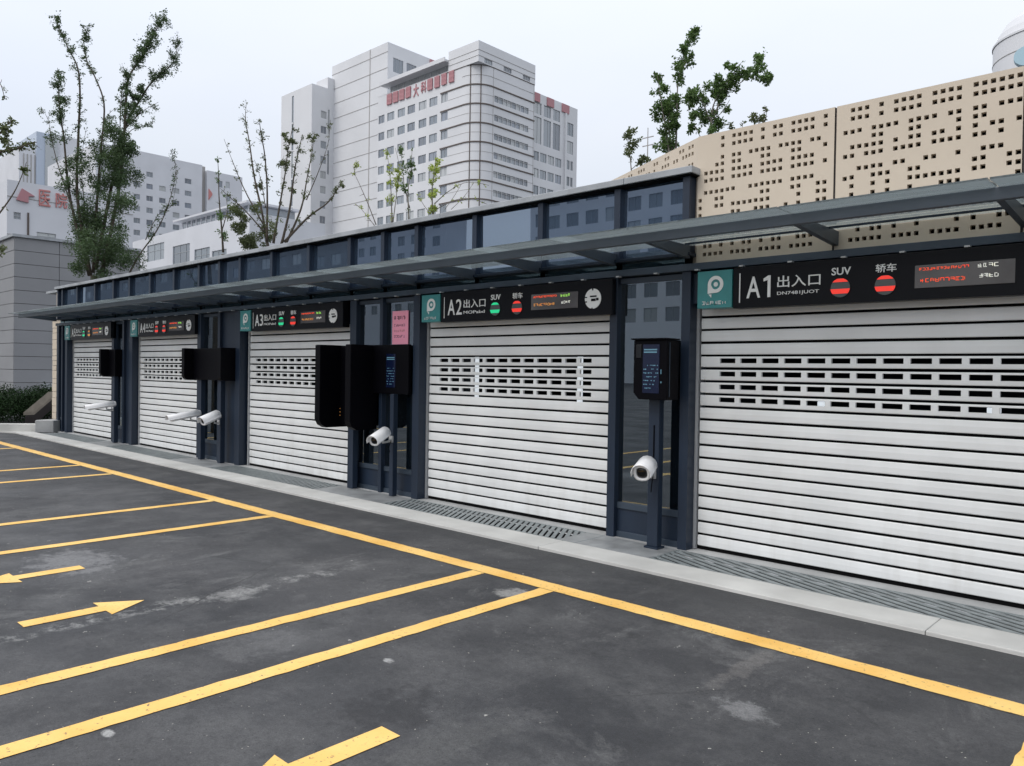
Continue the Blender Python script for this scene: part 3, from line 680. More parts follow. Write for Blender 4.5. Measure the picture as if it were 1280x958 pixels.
for x_ in (-8.87, -8.25):
    MB().prism(chamfer_yz(5.70 if x_ < -8.5 else 5.74, 6.16, .83, 1.915, .11), 'x', x_, x_+.115).build('side_hood', 'blk', T, bevel=.006)
MB().box(-8.755, -8.25, 6.02, 6.14, .86, 1.90).build('housing', 'blk', T, bevel=.005)
MB().box(-8.134, -7.43, 6.09, 6.14, 1.30, 1.915).build('housing', 'blk', T, bevel=.005)
screen_on(-7.86, -7.68, 1.38, 1.80, 6.09, T, 9)
mb = MB()
rr = random.Random(2)
for k in range(3): mb.box(-8.752, -8.749, 6.012, 6.018+.006*rr.random(), .98+.045*k, .98+.045*k+.010)
mb.build('status_lights', 'ledor', T)['kind'] = 'stuff'
MB().box(-8.62, -8.50, 6.05, 6.13, .03, .86).build('pedestal', 'steel', T, bevel=.004); MB().box(-7.73, -7.66, 6.05, 6.12, .03, 1.30).build('pedestal', 'steel', T, bevel=.004)
T = thing('access_terminal', 'wide black boxy terminal on pier between fourth and third shutters', 'access terminal', (-12.8, 6.0, 0), 'access terminals on the piers')
MB().prism(chamfer_yz(5.84, 6.16, 1.375, 1.915, .07), 'x', -13.16, -13.06).build('side_hood', 'blk', T, bevel=.005)
MB().prism(chamfer_yz(5.90, 6.16, 1.385, 1.915, .05), 'x', -11.98, -11.88).build('side_hood', 'blk', T, bevel=.005)
MB().box(-13.06, -11.98, 6.0, 6.14, 1.385, 1.912).build('housing', 'blk', T, bevel=.005)
MB().box(-12.95, -12.85, 6.04, 6.12, .03, 1.385).build('pedestal', 'steel', T, bevel=.004); MB().box(-12.25, -12.15, 6.04, 6.12, .03, 1.385).build('pedestal', 'steel', T, bevel=.004)
T = thing('access_terminal', 'farthest small black terminal hood right of the leftmost shutter', 'access terminal', (-17, 6.0, 0), 'access terminals on the piers')
MB().prism(chamfer_yz(5.86, 6.19, 1.37, 1.935, .08), 'x', -17.04, -16.94).build('side_hood', 'blk', T, bevel=.005)
MB().box(-16.94, -16.62, 6.02, 6.16, 1.385, 1.93).build('housing', 'blk', T, bevel=.005)
MB().box(-16.80, -16.70, 6.04, 6.12, .03, 1.385).build('pedestal', 'steel', T, bevel=.004)

# ------------------------------------------------------------------ bullet cameras
def bullet(front, back, rad, mount, lab, foot):
    """front lens centre, back centre, housing radius, mount point on the pier"""
    f, b = Vector(front), Vector(back); ax = (f-b).normalized()
    t = thing('security_camera', lab, 'security camera', mount, 'white bullet cameras on the piers')
    sd_ = ax.cross(Vector((0,0,1))).normalized(); up_ = sd_.cross(ax)
    def sect(p, r, squash=1, n=16, dz=0):
        out_ = []
        for k in range(n):
            a = 2*math.pi*k/n; ca, sa = math.cos(a), math.sin(a)
            ca = math.copysign(abs(ca)**.75, ca); sa = math.copysign(abs(sa)**.75, sa)
            out_.append(p+sd_*(r*ca)+up_*(r*sa*squash+dz))
        return out_
    def loft(secs, name, mt, par, cap=True, sm=True):
        mb = MB(); n = len(secs[0]); 
        for s_ in secs: mb.v += [tuple(q) for q in s_]
        for i_ in range(len(secs)-1):
            for j in range(n): mb.f.append((i_*n+j, i_*n+(j+1) % n, (i_+1)*n+(j+1) % n, (i_+1)*n+j)); mb.mi.append(0)
        if cap: mb.f += [tuple(range(n))[::-1], tuple(range((len(secs)-1)*n, len(secs)*n))]; mb.mi += [0, 0]
        o = mb.build(name, mt, par, smooth=sm)
        return o
    L = (f-b).length; r = rad
    loft([sect(b+ax*.0, r*.70), sect(b+ax*L*.03, r*.92), sect(b+ax*L*.5, r*.97), sect(b+ax*L*.96, r), sect(f, r*.97), sect(f, r*.72), sect(f-ax*.02, r*.68)], 'housing', 'camwhite', t, cap=True)
    loft([sect(f-ax*.019, r*.66), sect(f-ax*.006, r*.60), sect(f-ax*.002, r*.40)], 'lens', 'lens', t)
    # sun shield
    mb = MB(); n = 9; ring = []
    for i_, (tt, rr_) in enumerate(((.08, 1.10), (.5, 1.12), (1.12, 1.16))):
        p = b+ax*(L*tt)
        for k in range(n):
            a = math.pi*(-.08+1.16*k/(n-1)); ring.append(p+sd_*(math.cos(a)*r*rr_)+up_*(math.sin(a)*r*rr_))
        for k in range(n):
            a = math.pi*(-.08+1.16*k/(n-1)); ring.append(p+sd_*(math.cos(a)*r*(rr_+.07))+up_*(math.sin(a)*r*(rr_+.07)))
    mb.v = [tuple(q) for q in ring]
    for i_ in range(2):
        for k in range(n-1):
            a0 = i_*2*n+k; a1 = (i_+1)*2*n+k
            mb.f += [(a0, a0+1, a1+1, a1), (a0+n, a1+n, a1+n+1, a0+n+1)]; mb.mi += [0, 0]
    for k in range(n-1):
        e = 4*n+k; mb.f.append((e, e+1, e+n+1, e+n)); mb.mi.append(0)
        mb.f.append((k, k+n, k+n+1, k+1)); mb.mi.append(0)
    for kk in (0, n-1):
        for i_ in range(2): mb.f.append((i_*2*n+kk, (i_+1)*2*n+kk, (i_+1)*2*n+kk+n, i_*2*n+kk+n)); mb.mi.append(0)
    mb.build('sun_shield', 'camwhite', t, smooth=True)
    mid = b+ax*L*.35-up_*r*.95; m_ = Vector(mount)
    MB().tube([mid, mid-Vector((0,0,.035)), (mid*.4+m_*.6)-Vector((0,0,.03)), m_], .014, 8).build('arm', 'guide', t, smooth=True)
    MB().box(m_.x-.035, m_.x+.035, m_.y-.012, m_.y+.01, m_.z-.04, m_.z+.04).build('mount_plate', 'guide', t, bevel=.003)
    if foot:
        MB().tube([m_+Vector((.01,-.01,-.02)), m_+Vector((.03,-.06,-.10)), m_+Vector((.0,-.02,-.16))], .005, 6).build('cable', 'black', t, smooth=True)
    return t
bullet((-3.775,5.70,.735), (-3.835,5.90,.80), .074, (-3.845,5.985,.70), 'white bullet camera below the lit blue screen, nearest to the viewer', True)
bullet((-7.56,5.68,.745), (-7.66,5.95,.84), .066, (-7.69,6.045,.74), 'white bullet camera left of shutter A2 below the pink notice', True)
bullet((-12.02,5.68,.735), (-12.08,5.98,.84), .072, (-12.2,6.035,.70), 'right of the two white cameras beneath the wide terminal', False)
bullet((-12.78,5.50,.745), (-12.78,6.00,.83), .055, (-12.9,6.035,.70), 'left of the two white cameras, its barrel crossing the fourth shutter', False)
bullet((-16.55,5.50,.76), (-16.5,6.00,.84), .055, (-16.75,6.035,.72), 'farthest white camera, reaching over the leftmost shutter', False)

# ------------------------------------------------------------------ left foreground: planter wall, hedge, ramp rail
pwl = thing('planter_wall', 'low pale concrete planter wall with square end block at far left', 'low wall', (-21.5, 5.2, 0))
MB().prism([(-20.62,5.72),(-20.80,5.86),(-22.0,4.35),(-24.2,2.6),(-24.1,2.4),(-21.85,4.2)][::-1], 'z', 0, .20).build('kerb_wall', 'concrete', pwl, bevel=.01)
MB().prism([(-20.38,6.02),(-20.55,6.30),(-20.95,6.14),(-20.95,6.05),(-20.80,5.78),(-20.60,5.70)][::-1], 'z', 0, .285).build('end_block', 'threshold', pwl, bevel=.01)
def leafcloud(pts_r, n, size, seed, aspect=.55):
    """leaf shaped quads scattered in soft balls [(centre, radius)]"""
    rr = random.Random(seed); mb = MB(); vol = [r**2 for _, r in pts_r]; tot = sum(vol)
    for (c, r), v_ in zip(pts_r, vol):
        for _ in range(max(1, int(n*v_/tot))):
            d = Vector((rr.gauss(0,1), rr.gauss(0,1), rr.gauss(0,1))).normalized()*r*(rr.random()**.45)
            p = Vector(c)+d; a = Vector((rr.gauss(0,1), rr.gauss(0,1), rr.gauss(0,.8))).normalized()
            b = a.cross(Vector((rr.gauss(0,1), rr.gauss(0,1), rr.gauss(0,1)))).normalized(); s_ = size*rr.uniform(.55, 1.35)
            mb.add([p, p+a*s_*.5+b*s_*aspect*.5, p+a*s_, p+a*s_*.5-b*s_*aspect*.5], [(0,1,2,3)])
    return mb
rr = random.Random(8); balls = []
for k in range(150):
    balls.append((Vector((rr.uniform(-26.6,-24.0), rr.uniform(5.3,8.0), rr.uniform(.15,.75))), rr.uniform(.22,.4)))
hg = leafcloud(balls, 42000, .05, 5).build('hedge', ['hedge'])
tag(hg, 'clipped dark green hedge behind the low planter wall at left', 'hedge')
balls = []
for k in range(60):
    balls.append((Vector((rr.uniform(-25.6,-23.2), rr.uniform(7.4,9.6), rr.uniform(.1,.42))), rr.uniform(.2,.3)))
h2 = leafcloud(balls, 18000, .05, 6).build('shrub_bed', ['leaf_dark']); tag(h2, 'lower dark shrubs between the hedge and beige tiled wall', 'shrubs')
M['rail_stone'] = mat('light_brown_coping', (.30, .26, .21), .7, noise=.15, nscale=6)
rl = thing('ramp_balustrade', 'sloping ramp rail with light brown coping between the hedge and the tiled wall', 'balustrade', (-23, 6.6, 0))
A = at(36, 519, 20.5); B = at(67, 493, 21.2)
for nm, o0, th in (('coping', .0, .07), ('wall', -.30, .26)):
    mb = MB(); dv = Vector((.05,-.12,0))
    vs = []
    for q in (A, B):
        for dy in (Vector((-.04,.12,0)), Vector((.04,-.12,0))):
            s1 = 1.15 if nm == 'coping' else .8
            vs += [q+dy*s1+Vector((0,0,o0)), q+dy*s1+Vector((0,0,o0+th))]
    mb.add(vs, [(0,1,3,2),(4,6,7,5),(0,4,5,1),(2,3,7,6),(1,5,7,3),(0,2,6,4)])
    mb.build(nm, 'rail_stone' if nm == 'coping' else 'joint', rl)

# ------------------------------------------------------------------ far buildings
def win_mesh(w_, h_, mull=(.5,), rails=(), fr=.06, name='window'):
    """window unit: glass set back in a frame; origin lower left on the wall face, facing -y"""
    mb = MB(); mb.quad((0,.10,0),(w_,.10,0),(w_,.10,h_),(0,.10,h_), 0)
    for a, b, c, d in [(0,fr,0,h_),(w_-fr,w_,0,h_),(fr,w_-fr,0,fr),(fr,w_-fr,h_-fr,h_)]: mb.box(a, b, .03, .098, c, d, 1)
    for m_ in mull: mb.box(w_*m_-fr*.5, w_*m_+fr*.5, .035, .098, fr, h_-fr, 1)
    for m_ in rails: mb.box(fr, w_-fr, .04, .097, h_*m_-fr*.5, h_*m_+fr*.5, 1)
    return pmesh(name, mb, ['winglass', 'winframe'])
def facade(par, O, U, N, u0, u1, z0, z1, wins, wm='tower', depth=.22, mull=(.5,), rails=(), name='wall'):
    """wall sheet with real openings and a window part in each; wins: (u,z,w,h)"""
    mb = MB(); mb.pierced(O, U, N, u0, u1, z0, z1, [(u, u+a, z, z+b) for u, z, a, b in wins], depth)
    mb.build(name, wm, par); cache = {}
    for k, (u, z, a, b) in enumerate(wins):
        key = (round(a,2), round(b,2), k % 3 if len(mull) == 1 else 0)
        if key not in cache: cache[key] = win_mesh(a, b, mull if key[2] != 1 else (.62,), rails)
        P = O+U*u+Vector((0,0,z))-N*.07
        o = inst('window', cache[key], P, par)
        o.rotation_euler = (0, 0, math.atan2(U.y, U.x))
    return
def boxwalls(par, x0, x1, y0, y1, z0, z1, wm, sides='wenst', name='wall'):
    mb = MB()
    if 's' in sides: mb.quad((x0,y0,z0),(x1,y0,z0),(x1,y0,z1),(x0,y0,z1))
    if 'e' in sides: mb.quad((x1,y0,z0),(x1,y1,z0),(x1,y1,z1),(x1,y0,z1))
    if 'n' in sides: mb.quad((x1,y1,z0),(x0,y1,z0),(x0,y1,z1),(x1,y1,z1))
    if 'w' in sides: mb.quad((x0,y1,z0),(x0,y0,z0),(x0,y0,z1),(x0,y1,z1))
    if 't' in sides: mb.quad((x0,y0,z1),(x1,y0,z1),(x1,y1,z1),(x0,y1,z1))
    return mb.build(name, wm, par)
V0 = Vector((0,0,0))
# --- T1: main hospital tower with the rounded corner
T1 = thing('hospital_tower', 'tall white tower with rounded corner, dark belt lines and red roof lettering', 'tower', (-120, 112, 0))
XF, XC, YFr, YC = -140.0, -112.5, 105.2, 109.2        # left end, start of curve, front plane, end of curve
wins = []
ux = [-139.75, -136.69, -133.06, -129.77, -126.1, -122.73]
for r_ in range(15):
    zt = 57.35-3.71*r_
    for k, x in enumerate(ux):
        wins.append((x, zt-1.75, 2.45 if k else 2.1, 1.75))
    wins.append((-119.1, zt-1.75, 2.0, 1.75))
facade(T1, Vector((0,YFr,0)), X_, -Y_, XF, XC, 0, 61.6, wins)
# rounded corner: four vertical joint bays
arc = []
for k in range(13):
    a = math.pi/2*k/12; arc.append(Vector((XC+4*math.sin(a), YC-4*math.cos(a), 0)))
mb = MB()
for a, b in zip(arc, arc[1:]): mb.quad(a, b, b+Vector((0,0,61.35)), a+Vector((0,0,61.35)))
mb.build('corner_wall', 'tower', T1, smooth=False)
wr = []
for r_ in range(15):
    zt = 56.0-3.71*r_
    for k in range(8): wr.append((109.75+1.27*k-YFr+.0, zt-1.25, 1.2, 1.25))
facade(T1, Vector((-108.5,YFr,0)), Y_, X_, YC-YFr, 121.6-YFr, 0, 61.35, wr, mull=())
def belt(z, t=.16, pr=.10, m_='belt', x_from=-119.3):
    pts = [Vector((x_from, YFr, 0))]+arc+[Vector((-108.5, 121.6, 0))]
    mb = MB(); nn = []
    for i in range(len(pts)):
        d = (pts[min(i+1, len(pts)-1)]-pts[max(i-1,0)]).normalized(); nn.append(Vector((d.y, -d.x, 0)))
    for i in range(len(pts)-1):
        a, b, na, nb = pts[i], pts[i+1], nn[i], nn[i+1]
        z0_, z1_ = Vector((0,0,z-t/2)), Vector((0,0,z+t/2))
        mb.quad(a+na*pr+z0_, b+nb*pr+z0_, b+nb*pr+z1_, a+na*pr+z1_)
        mb.quad(a+z0_, b+z0_, b+nb*pr+z0_, a+na*pr+z0_); mb.quad(a+z1_, a+na*pr+z1_, b+nb*pr+z1_, b+z1_)
    return mb.build('belt_course', m_, T1)
for r_ in range(15):
    belt(57.55-3.71*r_, .22, .14)
    belt(57.55-1.85-3.71*r_, .07, .03, 'joint_l', -117.0)
belt(61.3, .12, .1); belt(59.4, .07, .05, 'joint_l', -113)
for xx, yy in ((arc[3].x, arc[3].y), (arc[7].x, arc[7].y)):
    MB().box(xx-.02, xx+.12, yy-.09, yy+.05, 0, 61.3).build('vertical_joint', 'belt', T1)
for y_ in (109.4, 121.4): MB().box(-108.52, -108.46, y_-.04, y_+.04, 0, 61.3).build('vertical_joint', 'joint_l', T1)
# attic box with three small windows
facade(T1, Vector((-108.42,105.15,0)), Y_, X_, 0, 16.5, 61.35, 65.35, [(1.6,60.6+1.0-.1,2.2,.9),(7.0,61.5,2.3,.9),(12.7,61.5,2.2,.9)], mull=(.33,.66))
mb = MB(); mb.quad((-117.03,105.15,61.35),(-108.42,105.15,61.35),(-108.42,105.15,65.35),(-117.03,105.15,65.35))
mb.quad((-117.03,121.6,61.35),(-117.03,105.15,61.35),(-117.03,105.15,65.35),(-117.03,121.6,65.35)); mb.quad((-117.03,105.15,65.35),(-108.42,105.15,65.35),(-108.42,121.6,65.35),(-117.03,121.6,65.35)); mb.quad((-117.03,105.15,61.35),(-117.03,121.6,61.35),(-108.42,121.6,61.35),(-108.42,105.15,61.35))
mb.build('attic', 'tower', T1)
for z_ in (63.6, 62.5): MB().box(-117.05, -108.38, 105.09, 105.15, z_-.035, z_+.035).box(-108.42, -108.36, 105.1, 121.6, z_-.035, z_+.035).build('panel_joint', 'joint_l', T1)
# penthouse glazing with the projecting eave
MB().box(-137.2, -117.05, 106.3, 119, 61.6, 63.5).build('penthouse', 'winglass', T1)
for k in range(9): MB().box(-136.8+2.2*k, -136.65+2.2*k, 106.2, 106.32, 61.6, 63.5).build('mullion', 'winframe', T1)
MB().box(-138.2, -117.05, 104.3, 119.5, 63.35, 63.75).box(-138.2, -117.05, 104.1, 104.3, 63.3, 64.1).build('eave', 'tower', T1)
MB().box(XF, -117.05, 105.2, 120, 61.55, 61.62).build('roof', 'tower', T1)
# red channel letters, blurred in the photo: tall red blocks built of upright strokes
cx_ = [157,238,320,405,500,600,693,787,880,978]; rr = random.Random(13)
for k, c in enumerate(cx_):
    px = 470+c/10.64; u = CAM+ray(px, 110)*(YFr/ray(px, 110).y); x0 = u.x; px2 = px+(6.6)
    x1 = (CAM+ray(px2, 110)*(YFr/ray(px2, 110).y)).x; mb = MB(); z0 = 59.0; h = 2.35
    if k == 4: 
        text('大', x0, x1, z0-.3, z0+h, YFr-.02, 'redchar', T1, 'roof_letter', ext=.12, bold=.02); continue
    if k == 5:
        text('科', x0, x1, z0, z0+h, YFr-.02, 'redchar', T1, 'roof_letter', ext=.12, bold=.02); continue
    w_ = (x1-x0)*.93; n = 5
    for j in range(n): mb.box(x0+w_*j/n, x0+w_*(j+.80)/n, YFr-.28, YFr-.02, z0+rr.uniform(0,.12), z0+h-rr.uniform(0,.12))
    for j in range(3): zz = z0+h*(.1+.38*j); mb.box(x0+.02, x0+w_-.05, YFr-.27, YFr-.03, zz, zz+h*.12)
    mb.build('roof_letter', 'redchar', T1)
# --- T2 behind
T2 = thing('stair_tower', 'taller blank panelled tower behind and left of the rounded tower', 'tower', (-155, 120, 0))
facade(T2, Vector((0,111.9,0)), X_, -Y_, -168.0, -145.5, 0, 77.4, [], name='wall')
for z_ in np.arange(16, 77, 3.7): MB().box(-168, -145.45, 111.83, 111.9, z_-.045, z_+.045).build('panel_joint', 'joint_l', T2)
MB().box(-152.3, -152.1, 111.82, 111.9, 0, 77.4).build('panel_joint', 'joint_l', T2)
facade(T2, Vector((-145.5,111.9,0)), Y_, X_, 0, 16, 0, 77.4, [(1.6+4.0*k, 71.0-.0, 3.0, 3.3) for k in range(3)]+[(2+3*k, 8+3.7*j, 2, 1.8) for k in range(3) for j in range(16)], mull=(.33,.66))
boxwalls(T2, -168, -145.5, 111.9, 128, 0, 77.4, 'tower', 'nwt')
MB().box(-145.5, -145.2, 124.6, 127.6, 73.5, 77.2).build('roof_letter', 'redchar', T2)
for k in range(13): MB().box(-152.0+.0, -151.9, 111.7, 111.9, 30+3.7*k, 30.1+3.7*k)
wn = [(-147.6, 6+3.7*j, 1.8, 2.0) for j in range(17)]
for (x, z, a, b) in wn[:17]:
    inst('window', win_mesh(a, b, (.5,)) if z == 6 else wmm, (x, 111.75, z), T2) if False else None
# --- T3 leftmost slab
T3 = thing('slab_tower', 'pale windowless slab tower, leftmost of the central tower group', 'tower', (-172, 108, 0))
facade(T3, Vector((0,105.5,0)), X_, -Y_, -181, -166.9, 0, 71.2, [(-176.0, 0.5+7*j, .9, 6.6) for j in range(10)], mull=())
facade(T3, Vector((-166.9,105.5,0)), Y_, X_, 0, 6.4, 0, 71.2, [(2.6, 8+3.7*j, 1.6, 1.8) for j in range(16)]+[(4.6, 60, .5, 6), (4.6, 50, .5, 6)], mull=(.5,))
boxwalls(T3, -181, -166.9, 105.5, 120, 0, 71.2, 'tower', 'nwt')
MB().box(-172, -166.95, 110, 111.8, 70, 74).build('roof_block', 'tower', T3)
# --- T4 behind on the right
T4 = thing('rear_tower', 'grey white tower with red panels on top, right behind the rounded tower', 'tower', (-113, 130, 0))
def yx(px, py, X=-109.6): r_ = ray(px, py); p = CAM+r_*(X/r_.x); return p.y, p.z
yr, zr = yx(722, 137); ya = 121.6
zr = yx(722,137)[1]
w4 = []
def w4r(pxa, pya, pxb, pyb): a = yx(pxa, pya); b = yx(pxb, pyb); return (a[0]-ya, min(a[1],b[1]), b[0]-a[0], abs(a[1]-b[1]))
base = zr-5.2
for k in range(3): w4.append((1.2+3.1*k, zr-4.4, 2.3, 2.4))
for k in range(3): w4.append((1.2+3.1*k, zr-10.6, 2.4, 5.6))
for j in range(14):
    for k in range(4): w4.append((.8+2.5*k, zr-14.2-3.6*j, 2.1, 1.9))
    w4.append((12.3, zr-14.2-3.6*j+.2, 1.0, 2.0)); w4.append((13.6, zr-14.2-3.6*j+.2, .8, 2.0))
for k in range(2): w4.append((12.3, zr-6.5-4*k, 2.1, 2.8))
w4 = [q for q in w4 if q[0]+q[2] < yr-ya-.8 and q[1] > 0]
facade(T4, Vector((-109.6,ya,0)), Y_, X_, 0, yr-ya, 0, zr, w4, mull=(.5,))
boxwalls(T4, -125, -109.6, ya, yr, 0, zr, 'tower', 'nwt')
for (a, b) in ((1.0,2.8),(5.2,7.4),(10.2,12.6)): MB().box(-109.6, -109.35, ya+a, ya+b, zr-1.9, zr-.1).build('red_panel', 'redchar', T4)
MB().box(-109.6, -109.2, ya+11.2, ya+11.7, 0, zr-2).build('rib', 'tower', T4)
# --- left group
SB = thing('sign_building', 'white building with a pink pavilion emblem and red hospital characters', 'building', (-112, 45, 0))
Xs = -110.0
def ps(px, py, X=Xs): r_ = ray(px, py); p = CAM+r_*(X/r_.x); return p
zt = ps(50, 231).z; y0s = ps(9, 222).y
yend = 42
sw = []
for (pa, pb, ta, tb) in ((17,26,263,273),(46,70,288,300)):
    a, b = ps(pa, ta), ps(pb, tb); sw.append((a.y-y0s, b.z-.2, b.y-a.y, a.z-b.z))
for k in range(3): sw.append((14.5+5*k, sw[-1 if k == 0 else 1][1], 3, 1.6))
facade(SB, Vector((Xs,y0s,0)), Y_, X_, 0, yend-y0s, 0, zt, sw[:2]+[(8.4, 8, 2.4, 1.8)], 'white_wall', mull=(.5,), rails=(.5,))
boxwalls(SB, -135, Xs, y0s, yend, 0, zt, 'white_wall', 'snwt')
for z_ in (zt-2.0, zt-6.6, zt-7.8, zt-9.6): MB().box(Xs, Xs+.06, y0s, yend, z_-.04, z_+.04).build('panel_joint', 'joint_l', SB)
MB().box(Xs, Xs+.12, ps(34,265).y, ps(34,265).y+.2, 8, ps(34,266).z).build('pipe', 'belt', SB)
ya_, za_ = ps(48, 258).y, ps(48, 257).z
a, b = ps(48.5, 257), ps(63, 239)
text('医', 0, b.y-a.y, 0, b.z-a.z, 0, 'redsign', SB, 'roof_letter', O=Vector((Xs, a.y, a.z)), U=Y_, N=X_, ext=.15, bold=.006)
a, b = ps(69.5, 259.5), ps(84, 243)
text('院', 0, b.y-a.y, 0, b.z-a.z, 0, 'redsign', SB, 'roof_letter', O=Vector((Xs, a.y, a.z)), U=Y_, N=X_, ext=.15, bold=.006)
pts = [ps(20, 250), ps(27, 236), ps(43, 246), ps(35, 246), ps(35, 254), ps(27, 252)]
MB().prism([(p.y, p.z) for p in pts], 'x', Xs+.01, Xs+.25).build('pavilion_emblem', 'redchar', SB)
HB = thing('ward_block', 'long white ward block with columns of square windows behind the leafy tree', 'building', (-225, 110, 0))
Xh = -225.0
h1, h2 = ps(100, 176, Xh), ps(234, 206, Xh)
def hz(px, py): p = ps(px, py, Xh); return p.y, p.z
yA = hz(120, 180)[0]; yB = hz(236, 200)[0]; yC = hz(292, 215)[0]; yD = hz(303, 217)[0]; zH = hz(165, 187)[1]; zH2 = hz(245, 205)[1]
hw = []
def wrect(px0, px1, pyt, pyb):
    px1 += 1.0; pyb += 1.0
    a = hz(px0, pyt); b = hz(px1, pyb); return (a[0]-yA, b[1], b[0]-a[0], a[1]-b[1])
for px in (167, 183, 199, 151):
    for k in range(9):
        y_ = 212+(px-167)*.16+15.0*k
        if px in (199,) and k == 0: continue
        hw.append(wrect(px, px+7.0, y_, y_+6.8))
for px in (216, 231):
    for k in range(6):
        y_ = 235+(px-216)*.10-0+15.2*k-(13.5 if px == 231 else 0)
        hw.append(wrect(px, px+7.2, y_, y_+6.8))
hw = [q for q in hw if q[0] > 0 and q[1] > 3]
facade(HB, Vector((Xh,yA,0)), Y_, X_, 0, hz(212,190)[0]-yA, 0, zH, [q for q in hw if q[0]+q[2] < hz(212,190)[0]-yA-.3], 'white_wall')
facade(HB, Vector((Xh,yA,0)), Y_, X_, hz(212,190)[0]-yA, hz(253,200)[0]-yA, 0, zH2, [q for q in hw if q[0] > hz(212,190)[0]-yA+.3], 'white_wall')
yE = hz(253, 200)[0]
boxwalls(HB, Xh-6, Xh-1.2, yE, hz(259,200)[0], 0, zH2, 'joint_l', 'esnwt')
w3 = [(wrect(px, px+4, py, py+8)) for px, py in ((273,226),(282,227),(283,243),(274,260),(283,262))]
yF = hz(259, 200)[0]
facade(HB, Vector((Xh,yA,0)), Y_, X_, yF-yA, yD-yA, 0, zH2-1.2, w3, 'white_wall', mull=())
for a_, b_, zz in ((yA, hz(212,190)[0], zH), (hz(212,190)[0], yE, zH2), (yF, yD, zH2-1.2)): boxwalls(HB, Xh-40, Xh, a_, b_, 0, zz, 'white_wall', 'snwt')
a, b = hz(260.5, 250), hz(265, 237); MB().prism([(a[0],a[1]),(b[0],a[1]+1.5),(b[0],b[1]-1.2),(a[0],b[1])], 'x', Xh+.01, Xh+.3).build('wall_emblem', 'redsign', HB)
BT = thing('far_blue_tower', 'far tower with haze painted blue grey into its wall above the building with red characters', 'tower', (-300, 95, 0))
pb = [ps(24, 172, -300), ps(45, 172, -300), ps(62, 172, -300), ps(100, 180, -300)]
boxwalls(BT, -330, -300, pb[0].y, pb[1].y, 0, pb[0].z-3, 'white_wall', 'senwt')
boxwalls(BT, -330, -299.5, pb[1].y, pb[2].y, 0, pb[1].z+2, 'haze_wall', 'senwt')
boxwalls(BT, -330, -300.2, pb[2].y, pb[3].y, 0, pb[2].z+1.5, 'white_wall', 'senwt')
for k in range(5): MB().box(-300.0, -299.8, pb[0].y+1.2+1.1*k, pb[0].y+1.5+1.1*k, 62, pb[0].z-5).build('rib', 'joint_l', BT)
MB().box(-299.5, -299.2, pb[1].y+2.6, pb[1].y+6.5, 40, pb[1].z+1).build('window_strip', 'winglass', BT)
# low annex (front facing) with strip window eave
AN = thing('low_annex', 'low white annex with a row of windows and thin roof canopy above the glass band', 'building', (-95, 60, 0))
Ya = 62.0
def pf(px, py, Y=Ya): r_ = ray(px, py); return CAM+r_*(Y/r_.y)
xa, xb = pf(160, 290).x, pf(312, 275).x; zA = pf(230, 296).z
aw = []
for (pa, pb_, ta, tb) in ((184,205,309,321),(216,237,310,325),(243,262,314,327),(265,283,316,329)):
    a, b = pf(pa, ta), pf(pb_, tb); aw.append((a.x, b.z-.4, b.x-a.x, max(a.z-b.z+.6, 1.6)))
facade(AN, Vector((0,Ya,0)), X_, -Y_, xa, xb, 0, pf(215,290).z, aw, 'white_wall', mull=(.4,.75), rails=(.6,))
boxwalls(AN, xa, xb, Ya, Ya+14, 0, pf(215,290).z, 'white_wall', 'enwt')
c0, c1 = pf(214, 293).x, pf(300, 268).x; zc = pf(214, 290).z
MB().box(c0, c1, Ya+2, Ya+10, zc, zc+1.9).build('clerestory', 'winglass', AN)
k = c0
while k < c1: MB().box(k, k+.45, Ya+1.93, Ya+2.0, zc, zc+1.9).build('mullion', 'white_wall', AN); k += 1.9
MB().box(c0-.8, c1+1, Ya+.6, Ya+10.5, zc+1.9, zc+2.25).box(c0-.8, c1+1, Ya+1.0, Ya+2.6, zc-.5, zc).build('canopy_slab', 'white_wall', AN)
DM = thing('drum_hall', 'round white hall with a shallow domed roof behind bare branches', 'building', (-70, 68, 0))
rad = 5.6; dc = pf(338, 300, 66+rad)
zt0 = pf(345, 291, 68).z; zt1 = pf(345, 269, 68).z
def drum(cx, cy, prof, n, name, mt, par, smooth=False):
    mb = MB()
    for r_, z_ in prof:
        for j in range(n): a = 2*math.pi*j/n; mb.v.append((cx+r_*math.cos(a), cy+r_*math.sin(a), z_))
    for i in range(len(prof)-1):
        for j in range(n): mb.f.append((i*n+j, i*n+(j+1) % n, (i+1)*n+(j+1) % n, (i+1)*n+j)); mb.mi.append(0)
    return mb.build(name, mt, par, smooth=smooth)
drum(dc.x, 66+rad, [(rad,0),(rad,zt0)], 48, 'wall', 'white_wall', DM)
hh = zt1-zt0
drum(dc.x, 66+rad, [(rad+.5,zt0),(rad+.5,zt0+.25),(rad*.92,zt0+hh*.45),(rad*.7,zt0+hh*.75),(rad*.4,zt0+hh*.95),(.02,zt0+hh)], 48, 'roof', 'white_wall', DM)
for z_ in (zt0-1.2, zt0-2.6): drum(dc.x, 66+rad, [(rad+.03,z_),(rad+.08,z_),(rad+.08,z_+.12),(rad+.03,z_+.12)], 48, 'band', 'joint_l', DM)
